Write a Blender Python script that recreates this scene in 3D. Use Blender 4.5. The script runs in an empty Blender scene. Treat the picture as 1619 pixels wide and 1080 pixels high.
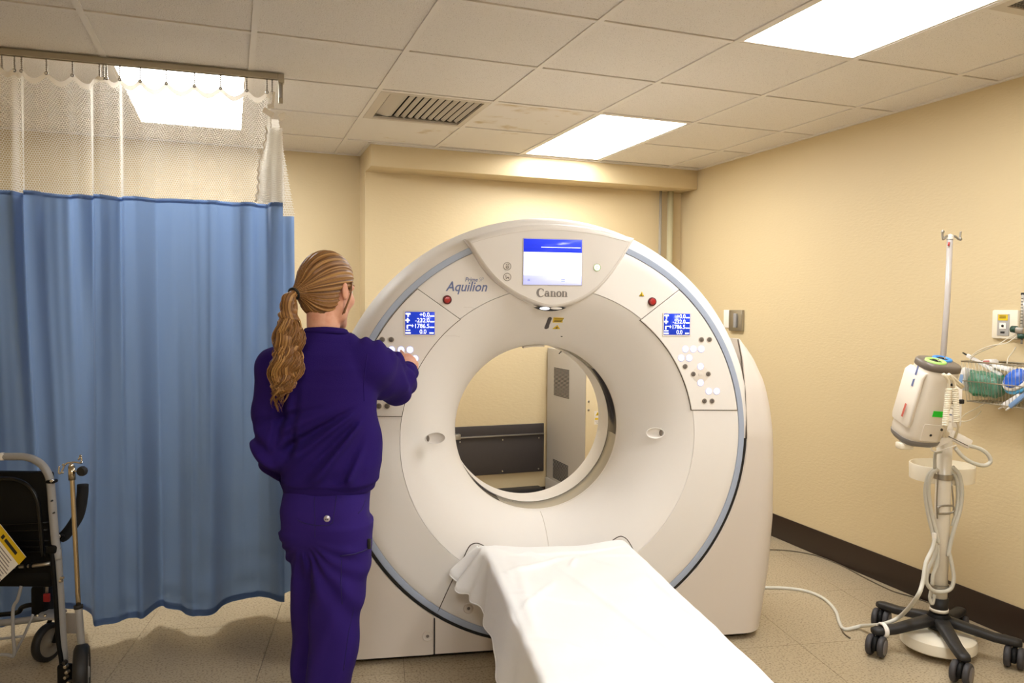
import bpy, bmesh, math, random
import numpy as np
from mathutils import Vector, Matrix

random.seed(7)
RNG = np.random.default_rng(7)
SC = bpy.context.scene
COL = SC.collection
PI = math.pi

# ------------------------------------------------------------------ camera, exposure, world
F = 1214.39                      # focal length in pixels of the 1619 x 1080 frame
YAW, PITCH, ROLL = -0.351286, -0.043195, 0.008705
CH = 2.595                       # ceiling height
CAM = np.array([-0.0951, -5.1002, CH - 1.08178])
_f = np.array([-math.sin(YAW) * math.cos(PITCH), math.cos(YAW) * math.cos(PITCH), math.sin(PITCH)])
_r = np.array([math.cos(YAW), math.sin(YAW), 0.0])
_u = np.cross(_r, _f)
RGT = math.cos(ROLL) * _r + math.sin(ROLL) * _u
UPV = -math.sin(ROLL) * _r + math.cos(ROLL) * _u
FWD = _f
cd = bpy.data.cameras.new('camera')
cam = bpy.data.objects.new('camera', cd)
COL.objects.link(cam)
cd.sensor_width = 36.0
cd.lens = F * 36.0 / 1619.0
cd.clip_start = 0.05
M = Matrix.Identity(4)
for i in range(3):
    M[i][0], M[i][1], M[i][2], M[i][3] = RGT[i], UPV[i], -FWD[i], CAM[i]
cam.matrix_world = M
SC.camera = cam
SC.view_settings.view_transform = 'Standard'
SC.view_settings.look = 'None'
SC.view_settings.gamma = 1.0
SC.view_settings.use_curve_mapping = False
SC.view_settings.exposure = 0.0
PANEL_STRENGTH = 20.5             # ceiling light diffusers
PANEL_COLOR = (0.98, 0.99, 1.0)
wd = bpy.data.worlds.new('world')
SC.world = wd
wd.use_nodes = True
wd.node_tree.nodes['Background'].inputs[0].default_value = (0.9, 0.85, 0.75, 1)
wd.node_tree.nodes['Background'].inputs[1].default_value = 0.1


def ray(px, py):
    return RGT * ((px - 809.5) / F) - UPV * ((py - 540.0) / F) + FWD


def on_x(px, py, X):
    d = ray(px, py); return CAM + d * ((X - CAM[0]) / d[0])


def on_y(px, py, Y):
    d = ray(px, py); return CAM + d * ((Y - CAM[1]) / d[1])


def on_z(px, py, Z):
    d = ray(px, py); return CAM + d * ((Z - CAM[2]) / d[2])


def at(px, py, dep):
    return CAM + ray(px, py) * dep


# ------------------------------------------------------------------ materials
def lin(c):
    out = []
    for v in c:
        v = v / 255.0
        out.append(v / 12.92 if v <= 0.04045 else ((v + 0.055) / 1.055) ** 2.4)
    return (out[0], out[1], out[2], 1.0)


def mat(name, col, rough=0.5, metal=0.0, bump=None, mottle=None, emit=None, coat=0.0, sheen=0.0, trans=0.0, spec=0.5):
    """bump: (noise scale xyz, strength, distance); mottle: (scale xyz, second colour, lo, hi)."""
    m = bpy.data.materials.new(name)
    m.use_nodes = True
    nt = m.node_tree
    b = nt.nodes['Principled BSDF']
    b.inputs['Base Color'].default_value = lin(col)
    b.inputs['Roughness'].default_value = rough
    b.inputs['Metallic'].default_value = metal
    b.inputs['Specular IOR Level'].default_value = spec
    b.inputs['Coat Weight'].default_value = coat
    b.inputs['Sheen Weight'].default_value = sheen
    tc = None
    if bump or mottle:
        tc = nt.nodes.new('ShaderNodeTexCoord')
    if mottle:
        mp = nt.nodes.new('ShaderNodeMapping'); mp.inputs['Scale'].default_value = mottle[0]
        nt.links.new(tc.outputs['Object'], mp.inputs[0])
        nz = nt.nodes.new('ShaderNodeTexNoise'); nz.inputs['Scale'].default_value = 1.0
        nz.inputs['Detail'].default_value = 4.0
        nt.links.new(mp.outputs[0], nz.inputs['Vector'])
        cr = nt.nodes.new('ShaderNodeValToRGB')
        cr.color_ramp.elements[0].position = mottle[2]; cr.color_ramp.elements[0].color = lin(col)
        cr.color_ramp.elements[1].position = mottle[3]; cr.color_ramp.elements[1].color = lin(mottle[1])
        nt.links.new(nz.outputs['Fac'], cr.inputs[0])
        nt.links.new(cr.outputs[0], b.inputs['Base Color'])
    if bump:
        mp = nt.nodes.new('ShaderNodeMapping'); mp.inputs['Scale'].default_value = bump[0]
        nt.links.new(tc.outputs['Object'], mp.inputs[0])
        nz = nt.nodes.new('ShaderNodeTexNoise'); nz.inputs['Scale'].default_value = 1.0
        nz.inputs['Detail'].default_value = 3.0
        nt.links.new(mp.outputs[0], nz.inputs['Vector'])
        bp = nt.nodes.new('ShaderNodeBump')
        bp.inputs['Strength'].default_value = bump[1]; bp.inputs['Distance'].default_value = bump[2]
        nt.links.new(nz.outputs['Fac'], bp.inputs['Height'])
        nt.links.new(bp.outputs[0], b.inputs['Normal'])
    if emit:
        b.inputs['Emission Color'].default_value = lin(emit[0])
        b.inputs['Emission Strength'].default_value = emit[1]
    if trans:
        ts = nt.nodes.new('ShaderNodeBsdfTranslucent'); ts.inputs[0].default_value = lin(col)
        mx = nt.nodes.new('ShaderNodeMixShader'); mx.inputs[0].default_value = trans
        nt.links.new(b.outputs[0], mx.inputs[1]); nt.links.new(ts.outputs[0], mx.inputs[2])
        nt.links.new(mx.outputs[0], nt.nodes['Material Output'].inputs[0])
    return m


def glass_mat(name, col, alpha, rough=0.1):
    """thin clear plastic film: mostly see-through"""
    m = bpy.data.materials.new(name); m.use_nodes = True
    b = m.node_tree.nodes['Principled BSDF']
    b.inputs['Base Color'].default_value = lin(col); b.inputs['Roughness'].default_value = rough
    b.inputs['Alpha'].default_value = alpha
    return m


WALL = mat('wall_paint', (207, 187, 147), 0.55, bump=((38, 38, 90), 0.28, 0.004))
WALLR = mat('wall_paint_side', (207, 187, 147), 0.55, bump=((38, 38, 90), 0.28, 0.004))
CEILT = mat('acoustic_tile', (226, 220, 212), 0.9, bump=((160, 160, 160), 0.6, 0.004),
            mottle=((260, 260, 260), (150, 134, 116), 0.60, 0.72))
GRIDM = mat('grid_metal', (222, 216, 208), 0.5)
DARK = mat('plenum_dark', (22, 18, 15), 0.9)
FLOORT = mat('terrazzo_floor', (176, 160, 132), 0.33, bump=((90, 90, 90), 0.10, 0.002),
             mottle=((110, 110, 110), (112, 92, 66), 0.50, 0.72))
JOINT = mat('floor_joint', (104, 84, 62), 0.8)
BASEB = mat('rubber_base', (42, 28, 20), 0.4)
LITE = mat('light_diffuser', (255, 255, 255), 0.4, emit=((255, 248, 236), PANEL_STRENGTH))
LITE.node_tree.nodes['Principled BSDF'].inputs['Emission Color'].default_value = PANEL_COLOR + (1,)
FRAMEW = mat('white_metal_frame', (226, 218, 206), 0.45)
VENT = mat('vent_metal', (196, 186, 172), 0.45)
GAN = mat('gantry_plastic', (233, 227, 219), 0.5, spec=0.35, bump=((700, 700, 700), 0.05, 0.0006))
GAN2 = mat('gantry_base_plastic', (216, 205, 192), 0.42, bump=((700, 700, 700), 0.06, 0.0006))
CONS = mat('console_plastic', (224, 217, 208), 0.3)
TRIM = mat('blue_grey_trim', (166, 176, 194), 0.3)
SEAM = mat('seam_dark', (88, 76, 62), 0.7)
SEAML = mat('seam_light', (206, 196, 182), 0.6)
BLACK = mat('black_rubber', (24, 22, 21), 0.55)
WINDOW = mat('scan_window', (172, 164, 150), 0.15, spec=0.6)
WINDARK = mat('scan_window_dark', (44, 42, 48), 0.12)
SCRW = mat('screen_white', (225, 230, 255), 0.3, emit=((226, 232, 255), 1.0))
SCRB = mat('screen_blue', (40, 60, 225), 0.3, emit=((42, 62, 228), 0.9))
SCRL = mat('screen_lavender', (190, 195, 250), 0.3, emit=((196, 200, 250), 0.85))
LCD = mat('lcd_blue', (22, 50, 170), 0.25, emit=((26, 58, 190), 0.75))
LCDT = mat('lcd_text', (240, 245, 255), 0.4, emit=((240, 245, 255), 1.0))
BTNL = mat('button_lit', (240, 242, 255), 0.4, emit=((240, 242, 255), 1.0))
BTNH = mat('button_halo', (200, 200, 232), 0.4, emit=((196, 198, 250), 0.15))
BTNG = mat('button_grey', (116, 106, 96), 0.5)
BTNR = mat('button_pale', (226, 216, 203), 0.4)
RED = mat('red_button', (176, 34, 34), 0.3, coat=0.5)
REDD = mat('red_dark', (92, 28, 26), 0.5)
GREENL = mat('green_lit', (210, 240, 190), 0.4, emit=((222, 245, 205), 1.1))
LOGO = mat('logo_blue_grey', (104, 116, 158), 0.5)
LOGOG = mat('logo_grey', (134, 126, 120), 0.5)
YEL = mat('label_yellow', (226, 190, 20), 0.5)
INK = mat('label_ink', (24, 22, 20), 0.6)
WHITE = mat('white_plastic', (238, 232, 222), 0.4)
CREAM = mat('cream_plastic', (232, 222, 200), 0.4)
SHEET = mat('sheet_cloth', (250, 249, 247), 0.85, sheen=0.2, bump=((6, 6, 6), 0.25, 0.02))
COUCHM = mat('couch_plastic', (224, 216, 204), 0.45)
BLUEC = mat('curtain_blue', (116, 142, 182), 0.75, sheen=0.3, bump=((9, 9, 5), 0.25, 0.015), trans=0.5)
HEMC = mat('curtain_hem', (108, 133, 174), 0.8, trans=0.5)
NETM = mat('net_white', (252, 249, 242), 0.8, trans=0.15)
TAPE = mat('header_tape', (240, 232, 218), 0.8, trans=0.2)
CHROME = mat('chrome', (210, 205, 198), 0.2, metal=1.0)
STEEL = mat('brushed_steel', (170, 166, 158), 0.38, metal=1.0)
BRASSY = mat('warm_chrome_pole', (196, 180, 152), 0.22, metal=1.0)
ALU = mat('track_aluminium', (176, 168, 152), 0.45, metal=0.6)
GREYT = mat('grey_painted_tube', (150, 148, 146), 0.4)
BLACKV = mat('black_vinyl', (8, 8, 8), 0.55, spec=0.2)
BLACKG = mat('black_gloss_tube', (11, 11, 11), 0.25, spec=0.35)
FOAM = mat('black_foam', (22, 22, 24), 0.9, bump=((300, 300, 300), 0.3, 0.002))
SWEAT = mat('purple_sweater', (41, 23, 97), 0.95, spec=0.15, bump=((420, 420, 420), 0.4, 0.002))
SWEATR = mat('purple_ribbing', (40, 22, 93), 0.95, spec=0.15)
SCRUB = mat('purple_scrub_cloth', (45, 25, 106), 0.85, spec=0.2, bump=((500, 500, 500), 0.2, 0.001))
SCRUBD = mat('purple_scrub_seam', (30, 16, 80), 0.85)
SKIN = mat('skin', (226, 170, 142), 0.5, mottle=((40, 40, 40), (216, 152, 124), 0.4, 0.7))
BOARD = mat('dark_board', (58, 52, 50), 0.5)
CABG = mat('cabinet_grey', (176, 168, 156), 0.5)
CABB = mat('cabinet_beige', (222, 204, 164), 0.5)
BROWNC = mat('taupe_cap', (108, 98, 88), 0.35)
GREENR = mat('green_ring', (176, 222, 120), 0.4)
BLUER = mat('blue_ring', (64, 140, 214), 0.4)
STICK = mat('green_sticker', (30, 200, 40), 0.5)
COIL = mat('cream_coil', (238, 228, 204), 0.5)
CABLE = mat('grey_cable', (190, 186, 172), 0.5)
CABLED = mat('dark_cable', (96, 84, 66), 0.6)
CASTG = mat('caster_grey', (118, 112, 110), 0.45)
WIRE = mat('basket_wire', (176, 168, 150), 0.3, metal=0.8)
GREENB = mat('green_plastic', (20, 120, 84), 0.35, bump=((40, 40, 40), 0.5, 0.01))
FILM = glass_mat('clear_film', (240, 240, 240), 0.10)
BLUED = mat('blue_disc', (20, 88, 190), 0.35)
BLUEL = mat('light_blue_disc', (88, 176, 226), 0.35)
SHOE = mat('shoe', (60, 58, 62), 0.6)
CONDUIT = mat('conduit_steel', (186, 176, 140), 0.4)
CONDUITG = mat('conduit_grey', (160, 152, 138), 0.4)


# hair: colour per strand attribute
def hair_mat(name):
    m = bpy.data.materials.new(name); m.use_nodes = True
    nt = m.node_tree; b = nt.nodes['Principled BSDF']
    a = nt.nodes.new('ShaderNodeAttribute'); a.attribute_name = 'strand'
    nz = nt.nodes.new('ShaderNodeTexNoise'); nz.noise_dimensions = '1D'
    nz.inputs['Scale'].default_value = 1.0; nz.inputs['Detail'].default_value = 5.0
    nz.inputs['Roughness'].default_value = 0.7
    nt.links.new(a.outputs['Fac'], nz.inputs['W'])
    cr = nt.nodes.new('ShaderNodeValToRGB')
    e = cr.color_ramp.elements
    e[0].position = 0.30; e[0].color = lin((74, 46, 22))
    e[1].position = 0.74; e[1].color = lin((210, 164, 98))
    k = e.new(0.5); k.color = lin((134, 91, 47))
    nt.links.new(nz.outputs['Fac'], cr.inputs[0])
    nt.links.new(cr.outputs[0], b.inputs['Base Color'])
    b.inputs['Roughness'].default_value = 0.42
    bp = nt.nodes.new('ShaderNodeBump'); bp.inputs['Strength'].default_value = 0.5
    bp.inputs['Distance'].default_value = 0.003
    nt.links.new(nz.outputs['Fac'], bp.inputs['Height']); nt.links.new(bp.outputs[0], b.inputs['Normal'])
    return m


HAIR = hair_mat('hair_golden_brown')
# water stains: two ceiling tiles carry old brown stains
STAIN = mat('acoustic_tile_stained', (226, 220, 212), 0.9, bump=((160, 160, 160), 0.6, 0.004),
            mottle=((4.5, 4.5, 4.5), (196, 176, 138), 0.58, 0.70))


# ------------------------------------------------------------------ geometry helpers
def link(name, me, m=None, parent=None, smooth=True):
    if m is not None and not me.materials:
        me.materials.append(m)
    if smooth is not None and len(me.polygons):
        me.polygons.foreach_set('use_smooth', [bool(smooth)] * len(me.polygons))
    o = bpy.data.objects.new(name, me)
    COL.objects.link(o)
    if parent is not None:
        o.parent = parent
    return o


def raw(name, verts, faces, m, parent=None, smooth=True):
    me = bpy.data.meshes.new(name)
    me.from_pydata([tuple(map(float, v)) for v in verts], [], [tuple(map(int, f)) for f in faces])
    me.update()
    return link(name, me, m, parent, smooth)


def bmo(name, bm, m, parent=None, smooth=False, angle=None):
    bmesh.ops.recalc_face_normals(bm, faces=bm.faces)
    if angle is not None:
        for e in bm.edges:
            if len(e.link_faces) == 2 and e.calc_face_angle(0) > angle:
                e.smooth = False
        smooth = True
    me = bpy.data.meshes.new(name)
    bm.to_mesh(me); bm.free()
    return link(name, me, m, parent, smooth)


def thing(name, label, cat, loc=(0, 0, 0), rz=0.0, group=None):
    o = bpy.data.objects.new(name, None)
    COL.objects.link(o)
    o.empty_display_size = 0.1
    o.location = loc; o.rotation_euler = (0, 0, rz)
    o['label'] = label; o['category'] = cat
    if group:
        o['group'] = group
    return o


def tag(o, label, cat, group=None):
    o['label'] = label; o['category'] = cat
    if group:
        o['group'] = group
    return o


def struct(o):
    o['kind'] = 'structure'
    return o


def add_box(bm, c, s, bev=0.0, seg=2, rot=None):
    r = bmesh.ops.create_cube(bm, size=1.0)
    vs = r['verts']
    bmesh.ops.scale(bm, vec=s, verts=vs)
    if bev > 0:
        es = list({e for v in vs for e in v.link_edges})
        g = bmesh.ops.bevel(bm, geom=es, offset=bev, segments=seg, affect='EDGES', profile=0.5)
        vs = list({v for f in g['faces'] for v in f.verts} | {v for v in vs if v.is_valid})
    if rot is not None:
        bmesh.ops.rotate(bm, cent=(0, 0, 0), matrix=rot, verts=vs)
    bmesh.ops.translate(bm, vec=c, verts=vs)
    return vs


def box(name, c, s, m, parent=None, bev=0.0, rot=None, seg=2):
    bm = bmesh.new()
    add_box(bm, c, s, bev, seg, rot)
    return bmo(name, bm, m, parent, angle=0.6 if bev > 0 else None)


def boxmm(name, lo, hi, m, parent=None, bev=0.0):
    c = [(a + b) / 2 for a, b in zip(lo, hi)]
    s = [abs(b - a) for a, b in zip(lo, hi)]
    return box(name, c, s, m, parent, bev)


def smooth_path(pts, n=8, closed=False):
    P = [np.array(p, float) for p in pts]
    if len(P) < 3:
        return P
    out = []
    N = len(P)
    rng = range(N if closed else N - 1)
    for i in rng:
        if closed:
            p0, p1, p2, p3 = P[(i - 1) % N], P[i], P[(i + 1) % N], P[(i + 2) % N]
        else:
            p1, p2 = P[i], P[i + 1]
            p0 = P[i - 1] if i > 0 else 2 * p1 - p2
            p3 = P[i + 2] if i + 2 < N else 2 * p2 - p1
        for k in range(n):
            t = k / n
            out.append(0.5 * ((2 * p1) + (-p0 + p2) * t + (2 * p0 - 5 * p1 + 4 * p2 - p3) * t * t + (-p0 + 3 * p1 - 3 * p2 + p3) * t ** 3))
    if not closed:
        out.append(P[-1])
    return out


def add_tube(VF, path, r, n=8, closed=False, caps=True):
    """append a tube along path to VF = (verts, faces); r is a number or one per point"""
    V, Fc = VF
    P = [np.array(p, float) for p in path]
    N = len(P)
    R = [r] * N if np.isscalar(r) else list(r)
    base = len(V)
    T = []
    for i in range(N):
        a = P[(i - 1) % N] if (closed or i > 0) else P[i]
        b = P[(i + 1) % N] if (closed or i < N - 1) else P[i]
        t = b - a
        T.append(t / (np.linalg.norm(t) + 1e-12))
    ref = np.array([0, 0, 1.0]) if abs(T[0][2]) < 0.9 else np.array([1.0, 0, 0])
    nrm = np.cross(T[0], ref); nrm /= np.linalg.norm(nrm)
    for i in range(N):
        nrm = nrm - T[i] * (nrm @ T[i])
        L = np.linalg.norm(nrm)
        if L < 1e-6:
            ref = np.array([0, 0, 1.0]) if abs(T[i][2]) < 0.9 else np.array([1.0, 0, 0])
            nrm = np.cross(T[i], ref); L = np.linalg.norm(nrm)
        nrm = nrm / L
        bn = np.cross(T[i], nrm)
        for k in range(n):
            a = 2 * PI * k / n
            V.append(P[i] + R[i] * (math.cos(a) * nrm + math.sin(a) * bn))
    m = N if closed else N - 1
    for i in range(m):
        j = (i + 1) % N
        for k in range(n):
            k2 = (k + 1) % n
            Fc.append((base + i * n + k, base + i * n + k2, base + j * n + k2, base + j * n + k))
    if caps and not closed:
        Fc.append(tuple(base + k for k in range(n))[::-1])
        Fc.append(tuple(base + (N - 1) * n + k for k in range(n)))
    return VF


def tube(name, path, r, m, parent=None, n=10, closed=False, sm=0):
    if sm:
        path = smooth_path(path, sm, closed)
    VF = ([], [])
    add_tube(VF, path, r, n, closed)
    return raw(name, VF[0], VF[1], m, parent)


def revolve(prof, n=64, axis='z', a0=0.0, a1=2 * PI, centre=(0, 0, 0)):
    """prof: list of (radius, height). axis z: (r cos, r sin, h); axis y: (r cos, h, r sin)"""
    full = abs(a1 - a0 - 2 * PI) < 1e-6
    V, Fc = [], []
    K = n if full else n + 1
    for (r, h) in prof:
        for k in range(K):
            a = a0 + (a1 - a0) * k / n
            c, s = r * math.cos(a), r * math.sin(a)
            p = (c, s, h) if axis == 'z' else (c, h, s)
            V.append((p[0] + centre[0], p[1] + centre[1], p[2] + centre[2]))
    for i in range(len(prof) - 1):
        for k in range(n if full else n):
            k2 = (k + 1) % K
            Fc.append((i * K + k, i * K + k2, (i + 1) * K + k2, (i + 1) * K + k))
    return V, Fc


def fixn(me):
    bm = bmesh.new(); bm.from_mesh(me)
    bmesh.ops.recalc_face_normals(bm, faces=bm.faces)
    bm.to_mesh(me); bm.free()


def lathe(name, prof, m, parent=None, n=48, axis='z', centre=(0, 0, 0), sharp=0.7, closed=False):
    V, Fc = revolve(prof + ([prof[0]] if closed else []), n, axis, centre=centre)
    bm = bmesh.new()
    vs = [bm.verts.new(v) for v in V]
    for f in Fc:
        try:
            bm.faces.new([vs[i] for i in f])
        except ValueError:
            pass
    bmesh.ops.remove_doubles(bm, verts=bm.verts, dist=1e-6)
    return bmo(name, bm, m, parent, angle=sharp)


def offset_outline(pts, d):
    """inset a closed CCW 2-D outline by d along its vertex normals"""
    P = np.array(pts, float); N = len(P)
    out = []
    for i in range(N):
        a, b, c = P[i - 1], P[i], P[(i + 1) % N]
        e1 = b - a; e2 = c - b
        n1 = np.array([-e1[1], e1[0]]) / (np.linalg.norm(e1) + 1e-12)
        n2 = np.array([-e2[1], e2[0]]) / (np.linalg.norm(e2) + 1e-12)
        n = n1 + n2
        L = np.linalg.norm(n)
        n = n / L if L > 1e-6 else n1
        k = 1.0 / max(0.5, (n @ n1))
        out.append(b + n * d * k)
    return np.array(out)


def ccw(pts):
    P = np.array(pts, float)
    x, y = P[:, 0], P[:, 1]
    return P if (x @ np.roll(y, -1) - y @ np.roll(x, -1)) > 0 else P[::-1]


def slab(name, outline, yf, yb, m, parent=None, bev=0.002, seg=3, shrink=None, sharp=0.9):
    """solid from a 2-D outline in (x, z): front face at y = yf (towards -y), back at yb, rounded front edge"""
    P = ccw(outline)
    rings = []
    for k in range(seg + 1):
        a = (PI / 2) * k / seg
        ins = bev * (1 - math.sin(a)) if bev else 0
        dy = bev * (1 - math.cos(a)) if bev else 0
        rings.append((offset_outline(P, ins), yf + dy if bev else yf))
        if not bev:
            break
    rings[0] = (offset_outline(P, bev), yf)
    if shrink:                       # convex outlines: shrink about a centre instead of offsetting
        cx, cz, sx, sz = shrink
        c0 = np.array([cx, cz]); rings = []
        for k in range(seg + 1):
            a = (PI / 2) * k / seg
            f = 1 - math.sin(a)
            rings.append((c0 + (P - c0) * np.array([1 - (1 - sx) * f, 1 - (1 - sz) * f]), yf + bev * (1 - math.cos(a))))
    elif bev:
        rings[-1] = (P, yf + bev)
    rings.append((P, yb))
    N = len(P)
    bm = bmesh.new()
    R = []
    for (Q, y) in rings:
        R.append([bm.verts.new((q[0], y, q[1])) for q in Q])
    f0 = bm.faces.new(R[0]); bm.faces.new(R[-1][::-1])
    for e in f0.edges:
        e.smooth = False
    for i in range(len(R) - 1):
        for k in range(N):
            bm.faces.new((R[i][k], R[i][(k + 1) % N], R[i + 1][(k + 1) % N], R[i + 1][k]))
    return bmo(name, bm, m, parent, angle=sharp)


def disc_outline(cx, cz, rx, rz=None, n=24, a=0.0):
    rz = rx if rz is None else rz
    return [(cx + rx * math.cos(2 * PI * k / n) * math.cos(a) - rz * math.sin(2 * PI * k / n) * math.sin(a),
             cz + rx * math.cos(2 * PI * k / n) * math.sin(a) + rz * math.sin(2 * PI * k / n) * math.cos(a)) for k in range(n)]


def rrect(x0, x1, z0, z1, r, n=4):
    out = []
    for (cx, cz, a0) in ((x1 - r, z1 - r, 0), (x0 + r, z1 - r, PI / 2), (x0 + r, z0 + r, PI), (x1 - r, z0 + r, 1.5 * PI)):
        for k in range(n + 1):
            a = a0 + (PI / 2) * k / n
            out.append((cx + r * math.cos(a), cz + r * math.sin(a)))
    return out


def text_mesh(name, body, size, m, parent, origin, depth=0.0006, shear=0.0, bold=0.0, align='LEFT', sx=1.0, rot=None):
    """flat lettering in the local x-z plane facing -y"""
    cu = bpy.data.curves.new(name, 'FONT')
    cu.body = body; cu.size = size; cu.shear = shear; cu.extrude = depth; cu.offset = bold
    cu.align_x = align; cu.resolution_u = 3
    to = bpy.data.objects.new(name + '_tmp', cu); COL.objects.link(to)
    dg = bpy.context.evaluated_depsgraph_get()
    me = bpy.data.meshes.new_from_object(to.evaluated_get(dg))
    bpy.data.objects.remove(to, do_unlink=True); bpy.data.curves.remove(cu)
    me.materials.clear()
    R = Matrix.Rotation(PI / 2, 4, 'X')
    me.transform(Matrix.Scale(sx, 4, (1, 0, 0)))
    me.transform(R)
    if rot is not None:
        me.transform(rot)
    me.transform(Matrix.Translation(origin))
    return link(name, me, m, parent, False)


def copy_tree(o, parent=None):
    c = o.copy()
    COL.objects.link(c)
    if parent is not None:
        c.parent = parent
    for ch in list(o.children):
        copy_tree(ch, c)
    return c


# ------------------------------------------------------------------ signed distance fields -> meshes
class Field:
    def __init__(self, xs, ys, zs):
        self.xs, self.ys, self.zs = [np.asarray(a, np.float32) for a in (xs, ys, zs)]
        self.S = np.full((len(xs), len(ys), len(zs)), 1.0, np.float32)

    def sub(self, lo, hi):
        sl = []
        for a, l, h in zip((self.xs, self.ys, self.zs), lo, hi):
            i = max(0, int(np.searchsorted(a, l)) - 1); j = min(len(a), int(np.searchsorted(a, h)) + 1)
            sl.append(slice(i, max(j, i + 1)))
        X = self.xs[sl[0]][:, None, None]; Y = self.ys[sl[1]][None, :, None]; Z = self.zs[sl[2]][None, None, :]
        return tuple(sl), X, Y, Z

    def put(self, sl, d, k, op='union'):
        s = self.S[sl]
        if op == 'cut':
            self.S[sl] = np.maximum(s, -d); return
        if k <= 0:
            self.S[sl] = np.minimum(s, d); return
        h = np.clip(0.5 + 0.5 * (s - d) / k, 0, 1)
        self.S[sl] = s * (1 - h) + d * h - k * h * (1 - h)

    def cap(self, p, q, r1, r2, k=0.02):
        p, q = np.array(p, np.float32), np.array(q, np.float32)
        m = max(r1, r2) + 0.06
        sl, X, Y, Z = self.sub(np.minimum(p, q) - m, np.maximum(p, q) + m)
        d = q - p
        t = np.clip(((X - p[0]) * d[0] + (Y - p[1]) * d[1] + (Z - p[2]) * d[2]) / (d @ d + 1e-12), 0, 1)
        D = np.sqrt((X - p[0] - t * d[0]) ** 2 + (Y - p[1] - t * d[1]) ** 2 + (Z - p[2] - t * d[2]) ** 2) - (r1 + (r2 - r1) * t)
        self.put(sl, D, k)

    def chain(self, pts, rs, k=0.02):
        for i in range(len(pts) - 1):
            self.cap(pts[i], pts[i + 1], rs[i], rs[i + 1], k)

    def ell(self, c, r, k=0.02, rz=0.0, rx=0.0, op='union'):
        """ellipsoid; turned by rx about x, then rz about z"""
        m = max(r) + 0.06
        c = np.array(c, np.float32)
        sl, X, Y, Z = self.sub(c - m, c + m)
        x, y, z = X - c[0], Y - c[1], Z - c[2]
        cz, sz = math.cos(rz), math.sin(rz)
        x, y = cz * x + sz * y, -sz * x + cz * y
        cx, sx = math.cos(rx), math.sin(rx)
        y, z = cx * y + sx * z, -sx * y + cx * z
        k0 = np.sqrt((x / r[0]) ** 2 + (y / r[1]) ** 2 + (z / r[2]) ** 2)
        k1 = np.sqrt((x / r[0] ** 2) ** 2 + (y / r[1] ** 2) ** 2 + (z / r[2] ** 2) ** 2) + 1e-9
        self.put(sl, (k0 * (k0 - 1) / k1).astype(np.float32), k, op)

    def loft(self, tab, k=0.02, p=2.2):
        """tab rows: z, cx, cy, half width, half depth (ascending z)"""
        T = np.array(tab, np.float32)
        m = 0.07
        lo = (np.min(T[:, 1] - T[:, 3]) - m, np.min(T[:, 2] - T[:, 4]) - m, T[0, 0] - m)
        hi = (np.max(T[:, 1] + T[:, 3]) + m, np.max(T[:, 2] + T[:, 4]) + m, T[-1, 0] + m)
        sl, X, Y, Z = self.sub(lo, hi)
        z = np.clip(Z, T[0, 0], T[-1, 0])
        cx, cy, a, b = [np.interp(z, T[:, 0], T[:, i]).astype(np.float32) for i in (1, 2, 3, 4)]
        q = (np.abs((X - cx) / a) ** p + np.abs((Y - cy) / b) ** p) ** (1 / p)
        d = (q - 1) * np.minimum(a, b)
        dz = np.maximum(T[0, 0] - Z, Z - T[-1, 0])
        d = np.where(dz > 0, np.sqrt(np.maximum(d, 0) ** 2 + dz ** 2), d)
        d = np.maximum(d, dz)
        self.put(sl, d.astype(np.float32), k)

    def warp(self, fn):
        self.S += fn(self.xs[:, None, None], self.ys[None, :, None], self.zs[None, None, :]).astype(np.float32)

    def mesh(self):
        S, xs, ys, zs = self.S, self.xs, self.ys, self.zs
        ins = S < 0
        c = ins[:-1, :-1, :-1].astype(np.int8)
        cnt = np.zeros_like(c)
        for i in (0, 1):
            for j in (0, 1):
                for k in (0, 1):
                    cnt += ins[i:ins.shape[0] - 1 + i, j:ins.shape[1] - 1 + j, k:ins.shape[2] - 1 + k]
        act = (cnt > 0) & (cnt < 8)
        I, J, K = np.nonzero(act)
        idx = np.full(act.shape, -1, np.int64); idx[I, J, K] = np.arange(len(I))
        acc = np.zeros((len(I), 3)); num = np.zeros(len(I))
        ax = (xs, ys, zs)
        cor = [(i, j, k) for i in (0, 1) for j in (0, 1) for k in (0, 1)]
        for a in cor:
            for d in range(3):
                if a[d] == 1:
                    continue
                b = list(a); b[d] = 1
                sa = S[I + a[0], J + a[1], K + a[2]]; sb = S[I + b[0], J + b[1], K + b[2]]
                m = (sa < 0) != (sb < 0)
                t = np.where(m, sa / np.where(m, sa - sb, 1), 0)
                pa = np.stack([xs[I + a[0]], ys[J + a[1]], zs[K + a[2]]], 1)
                pb = np.stack([xs[I + b[0]], ys[J + b[1]], zs[K + b[2]]], 1)
                acc += np.where(m[:, None], pa + (pb - pa) * t[:, None], 0); num += m
        V = acc / num[:, None]
        quads = []
        nx, ny, nz = S.shape
        for d in range(3):
            sl0 = [slice(None)] * 3; sl1 = [slice(None)] * 3
            sl0[d] = slice(0, -1); sl1[d] = slice(1, None)
            A = ins[tuple(sl0)]; B = ins[tuple(sl1)]
            ch = A != B
            e1, e2 = [(1, 2), (2, 0), (0, 1)][d]
            P = np.stack(np.nonzero(ch), 1)
            lim = [nx - 1, ny - 1, nz - 1]
            ok = (P[:, e1] > 0) & (P[:, e2] > 0) & (P[:, e1] < lim[e1]) & (P[:, e2] < lim[e2])
            P = P[ok]
            fl = A[P[:, 0], P[:, 1], P[:, 2]]

            def g(o1, o2):
                Q = P.copy(); Q[:, e1] += o1; Q[:, e2] += o2
                return idx[Q[:, 0], Q[:, 1], Q[:, 2]]
            q = np.stack([g(-1, -1), g(0, -1), g(0, 0), g(-1, 0)], 1)
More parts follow.
